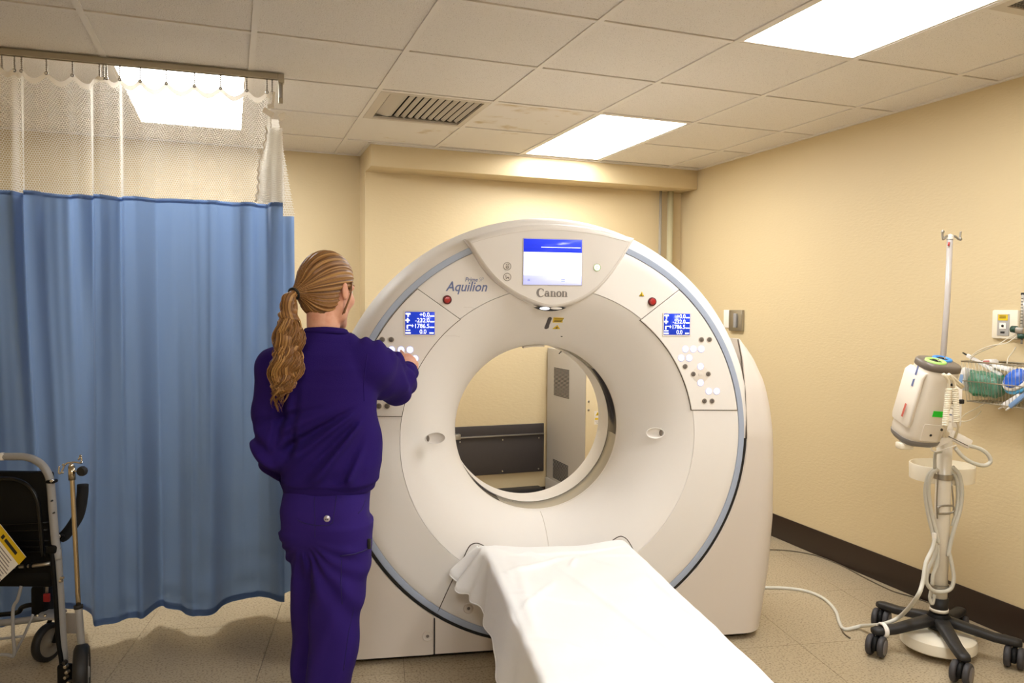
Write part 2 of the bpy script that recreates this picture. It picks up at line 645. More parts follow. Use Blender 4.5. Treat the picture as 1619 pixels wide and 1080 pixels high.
            q[~fl] = q[~fl][:, ::-1]
            quads.append(q)
        return V, np.concatenate(quads)


def np_mesh(name, V, Q, m, parent=None, relax=0):
    V = V.copy()
    if relax:
        E = np.concatenate([Q[:, [0, 1]], Q[:, [1, 2]], Q[:, [2, 3]], Q[:, [3, 0]]])
        for _ in range(relax):
            s = np.zeros_like(V); n = np.zeros(len(V))
            np.add.at(s, E[:, 0], V[E[:, 1]]); np.add.at(n, E[:, 0], 1)
            np.add.at(s, E[:, 1], V[E[:, 0]]); np.add.at(n, E[:, 1], 1)
            V += 0.5 * (s / n[:, None] - V)
    me = bpy.data.meshes.new(name)
    me.vertices.add(len(V)); me.vertices.foreach_set('co', V.astype(np.float32).ravel())
    me.loops.add(Q.size); me.loops.foreach_set('vertex_index', Q.astype(np.int32).ravel())
    me.polygons.add(len(Q)); me.polygons.foreach_set('loop_start', np.arange(0, Q.size, 4, dtype=np.int32))
    me.update(); me.validate()
    return link(name, me, m, parent, True)


def strand_attr(o, val):
    a = o.data.attributes.new('strand', 'FLOAT', 'POINT')
    a.data.foreach_set('value', np.asarray(val, np.float32))


def clip_poly(P, x0, x1, y0, y1):
    for (ax, lim, sgn) in ((0, x0, 1), (0, x1, -1), (1, y0, 1), (1, y1, -1)):
        out = []
        for i in range(len(P)):
            a, b = P[i], P[(i + 1) % len(P)]
            da, db = (a[ax] - lim) * sgn, (b[ax] - lim) * sgn
            if da >= 0:
                out.append(a)
            if (da >= 0) != (db >= 0):
                t = da / (da - db)
                out.append((a[0] + (b[0] - a[0]) * t, a[1] + (b[1] - a[1]) * t))
        P = out
        if not P:
            return []
    return P


# ================================================================== SETTING
T = 0.6096
XR, XL, YF = 3.315, -2.75, -6.7      # right wall, left wall, wall behind the camera
YB, YB2, YS = 0.28, 0.50, 0.05       # back wall, back wall on the left, soffit face
XC = 0.785                           # left end of the back wall block
GA = math.radians(10.3)              # the scanner and the floor tiles are turned by this
O0 = np.array([1.20868, -2.05449, 0.0])
GU = np.array([math.cos(GA), -math.sin(GA), 0]); GV = np.array([math.sin(GA), math.cos(GA), 0])


def G(px, py, v=0.0):
    """photo point on the scanner's front plane (shifted back by v) -> (u, z)"""
    d = ray(px, py); O = O0 + v * GV
    t = ((O - CAM) @ GV) / (d @ GV)
    P = CAM + d * t - O0
    return float(P @ GU), float(P[2])


floor = struct(boxmm('floor', (XL - 0.1, YF - 0.1, -0.12), (XR + 0.1, YB2 + 0.1, -0.006), JOINT))
pt = 0.593
for i in range(-9, 8):
    for j in range(-11, 7):
        u0, v0 = -1.226 + i * pt, -0.08 + j * pt
        g = 0.0009
        P = []
        for (u, v) in ((u0 + g, v0 + g), (u0 + pt - g, v0 + g), (u0 + pt - g, v0 + pt - g), (u0 + g, v0 + pt - g)):
            w = O0 + u * GU + v * GV
            P.append((w[0], w[1]))
        P = clip_poly(P, XL, XR, YF, YB2)
        if len(P) < 3:
            continue
        n = len(P)
        V = [(x, y, 0.0) for x, y in P] + [(x, y, -0.006) for x, y in P]
        Fc = [tuple(range(n))] + [(k, k + n, (k + 1) % n + n, (k + 1) % n) for k in range(n)]
        raw('floor_tile', V, Fc, FLOORT, floor, False)

struct(boxmm('wall_right', (XR, YF - 0.1, -0.1), (XR + 0.1, YB2 + 0.1, CH + 0.25), WALLR))
struct(boxmm('wall_back', (XC, YB, -0.0), (XR, YB2, CH + 0.2), WALL))
struct(boxmm('wall_back_left', (XL, YB2, -0.1), (XR, YB2 + 0.1, CH + 0.25), WALL))
struct(boxmm('wall_left', (XL - 0.1, YF - 0.1, -0.1), (XL, YB2 + 0.1, CH + 0.25), WALL))
struct(boxmm('wall_front', (XL - 0.1, YF - 0.1, -0.1), (XR + 0.1, YF, CH + 0.25), WALL))
struct(boxmm('trim_1', (XC, YS, CH - 0.147), (XR - 0.001, YB + 0.01, CH + 0.1), WALL, bev=0.006))    # the soffit
struct(boxmm('baseboard_right', (XR - 0.008, YF, 0.0), (XR - 0.0005, YB - 0.001, 0.155), BASEB, bev=0.003))
struct(boxmm('baseboard_back', (XC, YB - 0.008, 0.0), (XR - 0.009, YB - 0.0005, 0.155), BASEB, bev=0.003))
struct(boxmm('baseboard_left', (XL + 0.001, YB2 - 0.008, 0.0), (XC - 0.001, YB2 - 0.0005, 0.155), BASEB, bev=0.003))

# ceiling: dark plenum, T-bars and lay-in tiles
ceil = struct(boxmm('ceiling', (XL, YF, CH + 0.12), (XR, YB2, CH + 0.2), DARK))
lights = {(3, 0), (3, 1), (3, 4), (3, 5), (-1, 0), (-1, 1), (-1, 8), (-1, 9), (1, 8), (1, 9)}
vents = {(1, 1), (4, 5)}
stains = {(2, 0), (2, 1), (1, 0)}
BW = 0.024
for a in range(-4, 6):
    x = a * T
    if XL < x < XR:
        y1 = YB2 if x < XC else YS
        boxmm('grid_bar', (x - BW / 2, YF, CH), (x + BW / 2, y1, CH + 0.03), GRIDM, ceil)
cells = []
for b in range(-1, 11):
    for a in range(-5, 6):
        x0, x1 = max(XL, a * T), min(XR, (a + 1) * T)
        y0, y1 = max(YF, -(b + 1) * T), -b * T
        if b == -1:
            y1 = YB2
        if x1 - x0 < 0.05:
            continue
        # cross tee along the near side of the cell
        if not ((a, b) in lights and (a, b + 1) in lights and b in (0, 4, 8)):
            if y0 > YF + 0.01 and not (b == -1 and x0 > XC):
                boxmm('grid_bar', (x0 + BW / 2, y0 - BW / 2, CH + 0.001), (x1 - BW / 2, y0 + BW / 2, CH + 0.03), GRIDM, ceil)
        if (a, b) in lights or (a, b) in vents:
            continue
        if b == -1:
            if x0 >= XC - 0.01:
                continue
            x1 = min(x1, XC)
        if b == 0 and x0 >= XC - 0.3:
            y1 = min(y1, YS) if x1 > XC else y1
        d = 0.0035                               # the tile sits short of the tee on one side
        boxmm('ceiling_tile', (x0 + 0.004, y0 + 0.004, CH + 0.006), (x1 - 0.004, y1 - BW / 2 - d, CH + 0.022),
              STAIN if (a, b) in stains else CEILT, ceil)
# the strip between soffit face and the first tee
boxmm('ceiling_tile', (XC, 0.012, CH + 0.004), (XR, YS, CH + 0.02), CEILT, ceil)
# wall angles
boxmm('grid_bar', (XR - 0.022, YF, CH - 0.002), (XR, YS, CH + 0.01), GRIDM, ceil)
boxmm('grid_bar', (XL, YB2 - 0.022, CH - 0.002), (XC, YB2, CH + 0.01), GRIDM, ceil)
boxmm('grid_bar', (XC - 0.022, YS - 0.022, CH - 0.002), (XC - 0.001, YB2 - 0.022, CH + 0.01), GRIDM, ceil)
boxmm('grid_bar', (XC - 0.022, YS - 0.022, CH - 0.003), (XR - 0.022, YS - 0.001, CH + 0.01), GRIDM, ceil)

LL = {(3, 0): 'ceiling light panel against the wall soffit above the scanner',
      (3, 4): 'large ceiling light panel cut off by the top right edge of the photo',
      (-1, 0): 'ceiling light panel seen through the curtain netting',
      (1, 8): 'ceiling light panel added as unseen fill above and just behind the camera',  # extra fixture out of view, added to brighten the scanner front
      (-1, 8): 'ceiling light panel behind the camera on the left'}
for (a, b), lb in LL.items():
    t = thing('ceiling_light', lb, 'ceiling light', (a * T + T / 2, -(b + 1) * T, CH))
    w, h = T / 2 - BW / 2 - 0.001, T - BW / 2 - 0.001
    bm = bmesh.new()
    for sx, sy, lx, ly in ((0, 1, 2 * w, 0.014), (0, -1, 2 * w, 0.014), (1, 0, 0.014, 2 * h - 0.028), (-1, 0, 0.014, 2 * h - 0.028)):
        add_box(bm, (sx * (w - 0.007), sy * (h - 0.007), 0.011), (lx, ly, 0.018))
    bmo('frame', bm, FRAMEW, t)
    box('diffuser', (0, 0, 0.014), (2 * w - 0.026, 2 * h - 0.026, 0.006), LITE, t)
    box('housing', (0, 0, 0.06), (2 * w, 2 * h, 0.08), FRAMEW, t)

# supply air diffuser with slanted blades
t = thing('air_vent', 'square louvred air supply vent with slanted blades in the ceiling', 'air vent', (1.5 * T, -1.5 * T, CH))
w = T / 2 - BW / 2 - 0.001
bm = bmesh.new()
for sx, sy, lx, ly in ((0, 1, 2 * w, 0.03), (0, -1, 2 * w, 0.03), (1, 0, 0.03, 2 * w - 0.06), (-1, 0, 0.05, 2 * w - 0.06)):
    add_box(bm, (sx * (w - lx / 2 if sx else 0), sy * (w - ly / 2 if sy else 0), 0.006), (lx, ly, 0.012))
bmo('frame', bm, VENT, t)
box('backing', (0, 0, 0.075), (2 * w, 2 * w, 0.01), DARK, t)
for i in range(12):
    x = -w + 0.105 + i * 0.0395
    R = Matrix.Rotation(math.radians(30 if i else 12), 3, 'Y')
    box('blade', (x, 0, 0.020), (0.023 if i else 0.07, 2 * w - 0.062, 0.003), VENT, t, rot=R)

t = thing('air_vent', 'dark return air grille in the ceiling at the far right corner of the photo', 'air vent', (4.5 * T, -5.5 * T, CH))
bm = bmesh.new()
for sx, sy, lx, ly in ((0, 1, 2 * w, 0.04), (0, -1, 2 * w, 0.04), (1, 0, 0.04, 2 * w - 0.08), (-1, 0, 0.04, 2 * w - 0.08)):
    add_box(bm, (sx * (w - 0.02), sy * (w - 0.02), 0.005), (lx, ly, 0.010))
bmo('frame', bm, VENT, t)
box('backing', (0, 0, 0.05), (2 * w, 2 * w, 0.01), DARK, t)
bm = bmesh.new()
for i in range(34):
    p = -w + 0.05 + i * (2 * w - 0.1) / 33
    add_box(bm, (p, 0, 0.010), (0.004, 2 * w - 0.08, 0.010))
    add_box(bm, (0, p, 0.010), (2 * w - 0.08, 0.004, 0.010))
o = bmo('grille', bm, mat('vent_grey', (120, 112, 104), 0.5), t); o['kind'] = 'stuff'

# conduits in the corner under the soffit
tag(tube('conduit_pipe', [(3.100, 0.235, 0.0), (3.100, 0.235, CH - 0.14)], 0.011, CONDUITG, n=14),
    'thin grey conduit pipe, the left one of two in the corner behind the scanner', 'pipe')
tag(tube('conduit_pipe', [(3.183, 0.225, 0.0), (3.183, 0.225, CH - 0.14)], 0.024, CONDUIT, n=18),
    'thick conduit pipe, the right one of two in the corner behind the scanner', 'pipe')

# switch box on the right wall, seen past the scanner's shoulder
t = thing('wall_switch', 'small grey metal switch box on the right wall behind the scanner', 'switch', (XR, -0.50, 1.44))
box('plate', (-0.012, 0.01, 0.0), (0.024, 0.15, 0.15), STEEL, t, bev=0.004)
box('toggle', (-0.030, 0.0, 0.0), (0.016, 0.03, 0.10), GREYT, t, bev=0.004)
box('side_plate', (-0.004, 0.13, 0.01), (0.008, 0.08, 0.13), WHITE, t, bev=0.003)

# ================================================================== behind the bore: bumper board and cabinet
t = thing('wall_bumper', 'dark grey bumper board with rail and screws on the back wall, seen through the bore', 'wall panel', (1.66, YB, 0))
box('board', (0, -0.012, 0.42), (0.95, 0.022, 0.285), BOARD, t, bev=0.003)
box('upper_board', (0, -0.010, 0.603), (0.95, 0.018, 0.08), BOARD, t, bev=0.003)
box('rail', (0.04, -0.03, 0.567), (0.86, 0.02, 0.010), STEEL, t, bev=0.003)
box('bracket', (-0.22, -0.04, 0.578), (0.05, 0.05, 0.04), STEEL, t, bev=0.003)
box('stud', (-0.16, -0.010, 0.22), (0.19, 0.018, 0.115), BOARD, t, bev=0.002)
for x in (-0.19, 0.14, 0.43):
    for z in (0.535, 0.300):
        lathe('screw', [(0, -0.006), (0.006, -0.005), (0.008, 0.0)], CHROME, t, n=12, axis='y', centre=(x, -0.024, z))
o = box('floor_trunking', (1.70, YB - 0.075, 0.085), (0.80, 0.13, 0.17), BLACK, bev=0.01)
tag(o, 'black trunking box on the floor along the back wall, seen through the bore', 'cable box')

CX = 2.154
t = thing('equipment_cabinet', 'tall grey equipment cabinet with vent slots and beige front, seen through the bore', 'cabinet', (CX, -0.413, 0))
box('body', (0.26, 0.335, 0.61), (0.52, 0.668, 1.215), CABG, t, bev=0.006)
box('front_panel', (0.26, -0.006, 0.61), (0.516, 0.012, 1.20), CABB, t, bev=0.003)
box('lower_side_panel', (-0.004, 0.335, 0.125), (0.008, 0.66, 0.22), CABG, t, bev=0.002)
for (z0, z1) in ((0.872, 1.086), (0.255, 0.402)):
    n = int((z1 - z0) / 0.0095)
    for i in range(n):
        box('vent_slot', (-0.0005, 0.40, z0 + 0.005 + i * 0.0095), (0.003, 0.27, 0.0050), INK, t)
for z in (0.888, 0.83, 0.503):
    lathe('screw', [(0, -0.005), (0.006, -0.004), (0.008, 0.0)], STEEL, t, n=12, axis='y', centre=(0.02, -0.012, z))
lbq = box('warning_label', (0.099, -0.0125, 0.775), (0.070, 0.001, 0.092), WHITE, t)
slab('label_triangle', [(0.072, 0.79), (0.104, 0.79), (0.088, 0.817)], -0.0136, -0.013, YEL, t, bev=0)
slab('label_mark', [(0.086, 0.794), (0.090, 0.794), (0.0905, 0.807), (0.0855, 0.807)], -0.0140, -0.0136, INK, t, bev=0)
box('label_band', (0.099, -0.0132, 0.768), (0.062, 0.001, 0.014), YEL, t)
box('label_dot', (0.124, -0.0132, 0.812), (0.012, 0.001, 0.010), RED, t)
for i in range(3):
    box('label_line', (0.099, -0.0132, 0.752 - i * 0.008), (0.056 - 0.01 * i, 0.001, 0.002), LOGOG, t)
tube('wire_clip', [(0.02, 0.36, 1.218), (0.01, 0.30, 1.25), (-0.03, 0.36, 1.20), (-0.04, 0.36, 1.19)], 0.004, BLACK, t, n=8)

# ================================================================== CT SCANNER
gan = thing('ct_scanner', 'white ring shaped CT scanner with round bore, control panels and top display', 'CT scanner',
            tuple(O0), -GA)
ZC = 0.952


def ringp(prof, n=160):
    return revolve([(r, v) for r, v in prof], n, 'y', centre=(0, 0, ZC))


def clampu(V, lim):
    return [(max(-lim, min(lim, x)), y, z) for x, y, z in V]


# housing behind the face: round shoulders, flattened where the side covers join
prof = [(0.893, 0.004), (0.912, 0.010), (0.930, 0.026), (0.944, 0.05), (0.954, 0.085), (0.962, 0.13), (0.966, 0.19),
        (0.967, 0.30), (0.967, 0.70), (0.955, 0.80), (0.92, 0.88), (0.84, 0.915), (0.70, 0.92), (0.60, 0.86), (0.52, 0.74), (0.45, 0.66), (0.400, 0.63)]
V, Fc = ringp(prof)
V = [(x, y, max(z, 0.035)) for x, y, z in clampu(V, 0.905)]
o = raw('outer_cover', V, Fc, GAN, gan); fixn(o.data)

# front cover: flat ring, seam circle, flare into the bore
def flare(s):
    """depth of the flare at fraction s of the way from the seam circle (0) to the bore (1)"""
    s = min(1.0, max(0.0, s))
    return 0.0004 + 0.3 * (0.30 * s + 0.70 * (1 - math.sqrt(max(0.0, 1 - s * s))))



prof = [(0.866, 0.012), (0.866, 0.002), (0.862, 0.0)]
prof += [(r, 0.0) for r in (0.83, 0.79, 0.75, 0.71, 0.68, 0.6555)]
prof += [(0.6535, 0.0), (0.6535, 0.010)]
V, Fc = ringp(prof, 192)
front = raw('front_cover', V, Fc, GAN, gan); fixn(front.data)
prof = [(0.6515, 0.010), (0.6515, 0.0004)]
for k in range(1, 29):
    q = math.sin((PI / 2) * k / 28)
    prof.append((0.6515 - 0.2585 * q, flare(q)))
prof.append((0.3925, 0.304))
lathe('bore_flare', prof, GAN, gan, n=192, axis='y', centre=(0, 0, ZC), sharp=0.9)
lathe('ring_trim', [(0.8665, 0.012), (0.8668, 0.001), (0.8680, -0.0012), (0.880, -0.0022), (0.8915, -0.0012), (0.8930, 0.001), (0.8935, 0.014)],
      TRIM, gan, n=160, axis='y', centre=(0, 0, ZC))
lathe('ring_gap', [(0.893, 0.016), (0.893, 0.0065), (0.9065, 0.0065), (0.9065, 0.016)], BLACK, gan, n=160, axis='y', centre=(0, 0, ZC)) if False else None
# black band standing in for the gap's shadow below the equator
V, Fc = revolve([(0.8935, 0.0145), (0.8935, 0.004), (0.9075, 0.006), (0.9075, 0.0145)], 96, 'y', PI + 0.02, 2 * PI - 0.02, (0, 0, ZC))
o = raw('ring_gap_shade', V, Fc, BLACK, gan); fixn(o.data)

# bore: front lip, grey scan window with dark film, white liner
lathe('bore_lip', [(0.395, 0.300), (0.3925, 0.302), (0.3905, 0.306), (0.391, 0.316)], CONS, gan, n=128, axis='y', centre=(0, 0, ZC))
V, Fc = revolve([(0.3915, 0.300), (0.3915, 0.296), (0.384, 0.297), (0.382, 0.302), (0.382, 0.335), (0.3905, 0.338)], 12, 'y', 1.50, 1.76, (0, 0, ZC))
o = raw('bore_tab', V, Fc, CONS, gan); fixn(o.data)
lathe('scan_window', [(0.3915, 0.314), (0.3905, 0.318), (0.3905, 0.448), (0.3915, 0.450)], WINDOW, gan, n=128, axis='y', centre=(0, 0, ZC))
for a0, a1 in ((-0.16 + 0.05, 0.78), (PI + 0.72, PI + 1.10)):
    V, Fc = revolve([(0.3900, 0.319), (0.3895, 0.322), (0.3895, 0.444), (0.3900, 0.447)], 32, 'y', a0, a1, (0, 0, ZC))
    o = raw('window_film', V, Fc, WINDARK, gan)
lathe('bore_liner', [(0.3895, 0.449), (0.3890, 0.452), (0.3885, 0.50), (0.3895, 0.62), (0.400, 0.640)], GAN, gan, n=128, axis='y', centre=(0, 0, ZC))


# side covers: loft over z
def ui(z):
    if z >= ZC:
        return 0.9085
    q = 0.908 ** 2 - (z - ZC) ** 2
    return max(0.5055, math.sqrt(max(q, 0.0)))


def side_cover(sgn, name):
    zs = sorted(set([0.03, 0.034, 0.05, 0.09, 0.13, 0.16, 0.19, 0.197] + list(np.linspace(0.205, 0.95, 40)) + list(np.linspace(0.97, 1.36, 18)) + [1.372, 1.380]))
    UM = ([0.0, 0.3, 0.55, 0.90, 1.08, 1.19, 1.28, 1.34, 1.385], [1.036, 1.082, 1.098, 1.088, 1.072, 1.048, 1.010, 0.972, 0.925])
    UF = ([0.0, 0.35, 0.75, 1.00, 1.20, 1.385], [0.915, 0.955, 0.990, 0.985, 0.955, 0.912])
    V, Fc = [], []
    K = None
    for z in zs:
        a = ui(z); um = float(np.interp(z, *UM)); uf = float(np.interp(z, *UF))
        uf = max(uf, a + 0.004); um = max(um, uf + 0.012)
        vf = float(np.interp(z, [0.95, 1.15, 1.30, 1.385], [0.004, 0.030, 0.070, 0.11]))
        row = [(a, 0.25), (a, vf + 0.010), (a + 0.002, vf + 0.003), (a + 0.006, vf)]
        for t in np.linspace(0.12, 1.0, 6):
            row.append((a + 0.006 + (uf - a - 0.006) * t, vf))
        d = 0.135
        w_ = um - uf
        for k in range(1, 9):
            q = (PI / 2) * k / 8
            row.append((uf + w_ * math.sin(q), vf + d * (1 - math.cos(q))))
        row += [(um, 0.45), (um - 0.005, 0.72), (um - 0.03, 0.82), (um - 0.08, 0.86), (a, 0.86)]
        K = len(row)
        V += [(sgn * u, v, z) for u, v in row]
    n = len(zs)
    for i in range(n - 1):
        for k in range(K):
            k2 = (k + 1) % K
            Fc.append((i * K + k, i * K + k2, (i + 1) * K + k2, (i + 1) * K + k))
    Fc.append(tuple(range(K))[::-1]); Fc.append(tuple((n - 1) * K + k for k in range(K)))
    bm = bmesh.new()
    vs = [bm.verts.new(v) for v in V]
    for f in Fc:
        bm.faces.new([vs[i] for i in f])
    o = bmo(name, bm, GAN2, gan, angle=0.6)
    return o


side_cover(1, 'side_cover'); side_cover(-1, 'side_cover')
# lower middle cover under the ring
us = np.linspace(-0.5005, 0.5005, 41)
out = [(u, ZC - math.sqrt(0.908 ** 2 - u * u)) for u in us]
slab('lower_cover', [(-0.5005, 0.030)] + [(0.5005, 0.030)] + out[::-1], 0.004, 0.25, GAN2, gan, bev=0.003)
bm = bmesh.new()
add_box(bm, (0, 0.45, 0.0155), (1.92, 0.80, 0.029), 0.01)
bmo('plinth', bm, BLACK, gan, angle=0.6)
box('joint_backing', (-0.503, 0.03, 0.115), (0.012, 0.03, 0.17), BLACK, gan)
box('joint_backing', (0.503, 0.03, 0.115), (0.012, 0.03, 0.17), BLACK, gan)

for s in (-1, 1):                 # dark line drawn in for the gap shade between ring housing and side cover
    tube('side_gap_shade', [(s * 0.9070, float(np.interp(z, [0.95, 1.15, 1.30, 1.385], [0.004, 0.030, 0.070, 0.11])) + 0.003, z) for z in np.linspace(0.93, 1.378, 24)], 0.0036, SEAM, gan, n=6)


def gpath(pts, v=-0.0002):
    return [np.array([G(px, py)[0], v, G(px, py)[1]]) for px, py in pts]


# couch cut-out panel lines on the lower front
tube('panel_seam', smooth_path(gpath([(692, 968), (712, 924), (728, 893), (738, 871), (744, 862), (752, 859), (761, 861), (774, 869), (790, 880)]), 4), 0.0022, SEAM, gan, n=6)
tube('panel_seam', smooth_path(gpath([(962, 860), (972, 852), (981, 848), (989, 851), (995, 858), (1004, 875), (1018, 905)]), 4), 0.0022, SEAM, gan, n=6)
tube('panel_seam', [(0.0, 0.0, ZC - 0.655), (0.0, 0.0, ZC - 0.71)], 0.001, SEAML, gan, n=6)
V, Fc = [], []
path = []
for k in range(0, 27):
    q = math.sin((PI / 2) * k / 28)
    path.append((0.012, flare(q) - 0.0002, ZC - (0.6515 - 0.2585 * q)))
tube('panel_seam', path, 0.0014, SEAML, gan, n=6)

# screw covers and oval grips
for (px, py, v) in ((741, 962, 0.0), (676, 1006, 0.004)):
    u, z = G(px, py, v)
    lathe('screw_cover', [(0.0, v - 0.0005), (0.007, v - 0.0008), (0.009, v + 0.0), (0.015, v - 0.0004), (0.019, v - 0.0028), (0.0225, v - 0.0022), (0.024, v + 0.001)],
          GAN2, gan, n=32, axis='y', centre=(u, 0, z))
    lathe('screw', [(0.0, v - 0.0022), (0.006, v - 0.0018), (0.0075, v)], BTNG, gan, n=20, axis='y', centre=(u, 0, z))


def grip(px, py, ang, dark):
    u, z = G(px, py)
    a, b, n = 0.040, 0.0225, 40
    # cutter removes a pocket from the front cover
    V, Fc = [], []
    rows = [(1.0, -0.02), (1.0, 0.004), (0.9, 0.014), (0.6, 0.022), (0.0001, 0.025)]
    for (s, v) in rows:
        for k in range(n):
            t = 2 * PI * k / n
            x, y = a * s * math.cos(t), b * s * math.sin(t)
            V.append((u + x * math.cos(ang) - y * math.sin(ang), v, z + x * math.sin(ang) + y * math.cos(ang)))
    for i in range(len(rows) - 1):
        for k in range(n):
            Fc.append((i * n + k, i * n + (k + 1) % n, (i + 1) * n + (k + 1) % n, (i + 1) * n + k))
    # lip and bowl as one part
    rr = [(1.10, 0.0006), (1.07, -0.0026), (1.0, -0.0016), (0.96, 0.006), (0.86, 0.014), (0.6, 0.020), (0.3, 0.022), (0.0001, 0.0225)]
    V2, F2 = [], []
    for (s, v) in rr:
        for k in range(n):
            t = 2 * PI * k / n
            x, y = a * s * math.cos(t), b * s * math.sin(t)
            V2.append((u + x * math.cos(ang) - y * math.sin(ang), v, z + x * math.sin(ang) + y * math.cos(ang)))
    for i in range(len(rr) - 1):
        for k in range(n):
            F2.append((i * n + k, i * n + (k + 1) % n, (i + 1) * n + (k + 1) % n, (i + 1) * n + k))
    g = raw('grip_recess', V2, F2, GAN, gan); fixn(g.data)
    s = u + dark * a * 0.74
    slab('grip_latch', disc_outline(s, z + dark * a * 0.74 * math.sin(ang), 0.006, 0.013, 16), 0.002, 0.014, BTNG, g, bev=0.002)
    return u, z, a, b, ang


holes = [grip(688, 693, math.radians(4), -1), grip(1036, 685, math.radians(-2), 1)]
# open the pockets in the front cover: a real boolean with two oval plugs
bm = bmesh.new()
for (u, z, a, b, ang) in holes:
    n = 40
    r0 = [bm.verts.new((u + a * math.cos(2 * PI * k / n), -0.03, z + b * math.sin(2 * PI * k / n))) for k in range(n)]
    r1 = [bm.verts.new((u + a * math.cos(2 * PI * k / n), 0.05, z + b * math.sin(2 * PI * k / n))) for k in range(n)]
    bm.faces.new(r0); bm.faces.new(r1[::-1])
    for k in range(n):
        bm.faces.new((r0[k], r0[(k + 1) % n], r1[(k + 1) % n], r1[k]))
# remove the polygons under each plug, simple and robust
bmesh.ops.recalc_face_normals(bm, faces=bm.faces)
cm = bpy.data.meshes.new('cut'); bm.to_mesh(cm); bm.free()
co = bpy.data.objects.new('cut', cm); COL.objects.link(co); co.parent = gan
md = front.modifiers.new('b', 'BOOLEAN'); md.operation = 'DIFFERENCE'; md.object = co; md.solver = 'EXACT'
dg = bpy.context.evaluated_depsgraph_get()
nm = bpy.data.meshes.new_from_object(front.evaluated_get(dg))
# keep the result only if it is still an open ring of about the same size
if len(nm.polygons) > 0.9 * len(front.data.polygons):
    front.modifiers.clear(); front.data = nm
else:
    front.modifiers.clear()
bpy.data.objects.remove(co, do_unlink=True)


# control panels
def arc_pts(r, a0, a1, n):
    return [(r * math.cos(a0 + (a1 - a0) * k / n), ZC + r * math.sin(a0 + (a1 - a0) * k / n)) for k in range(n + 1)]


def ang_of(u, z):
    return math.atan2(z - ZC, u)


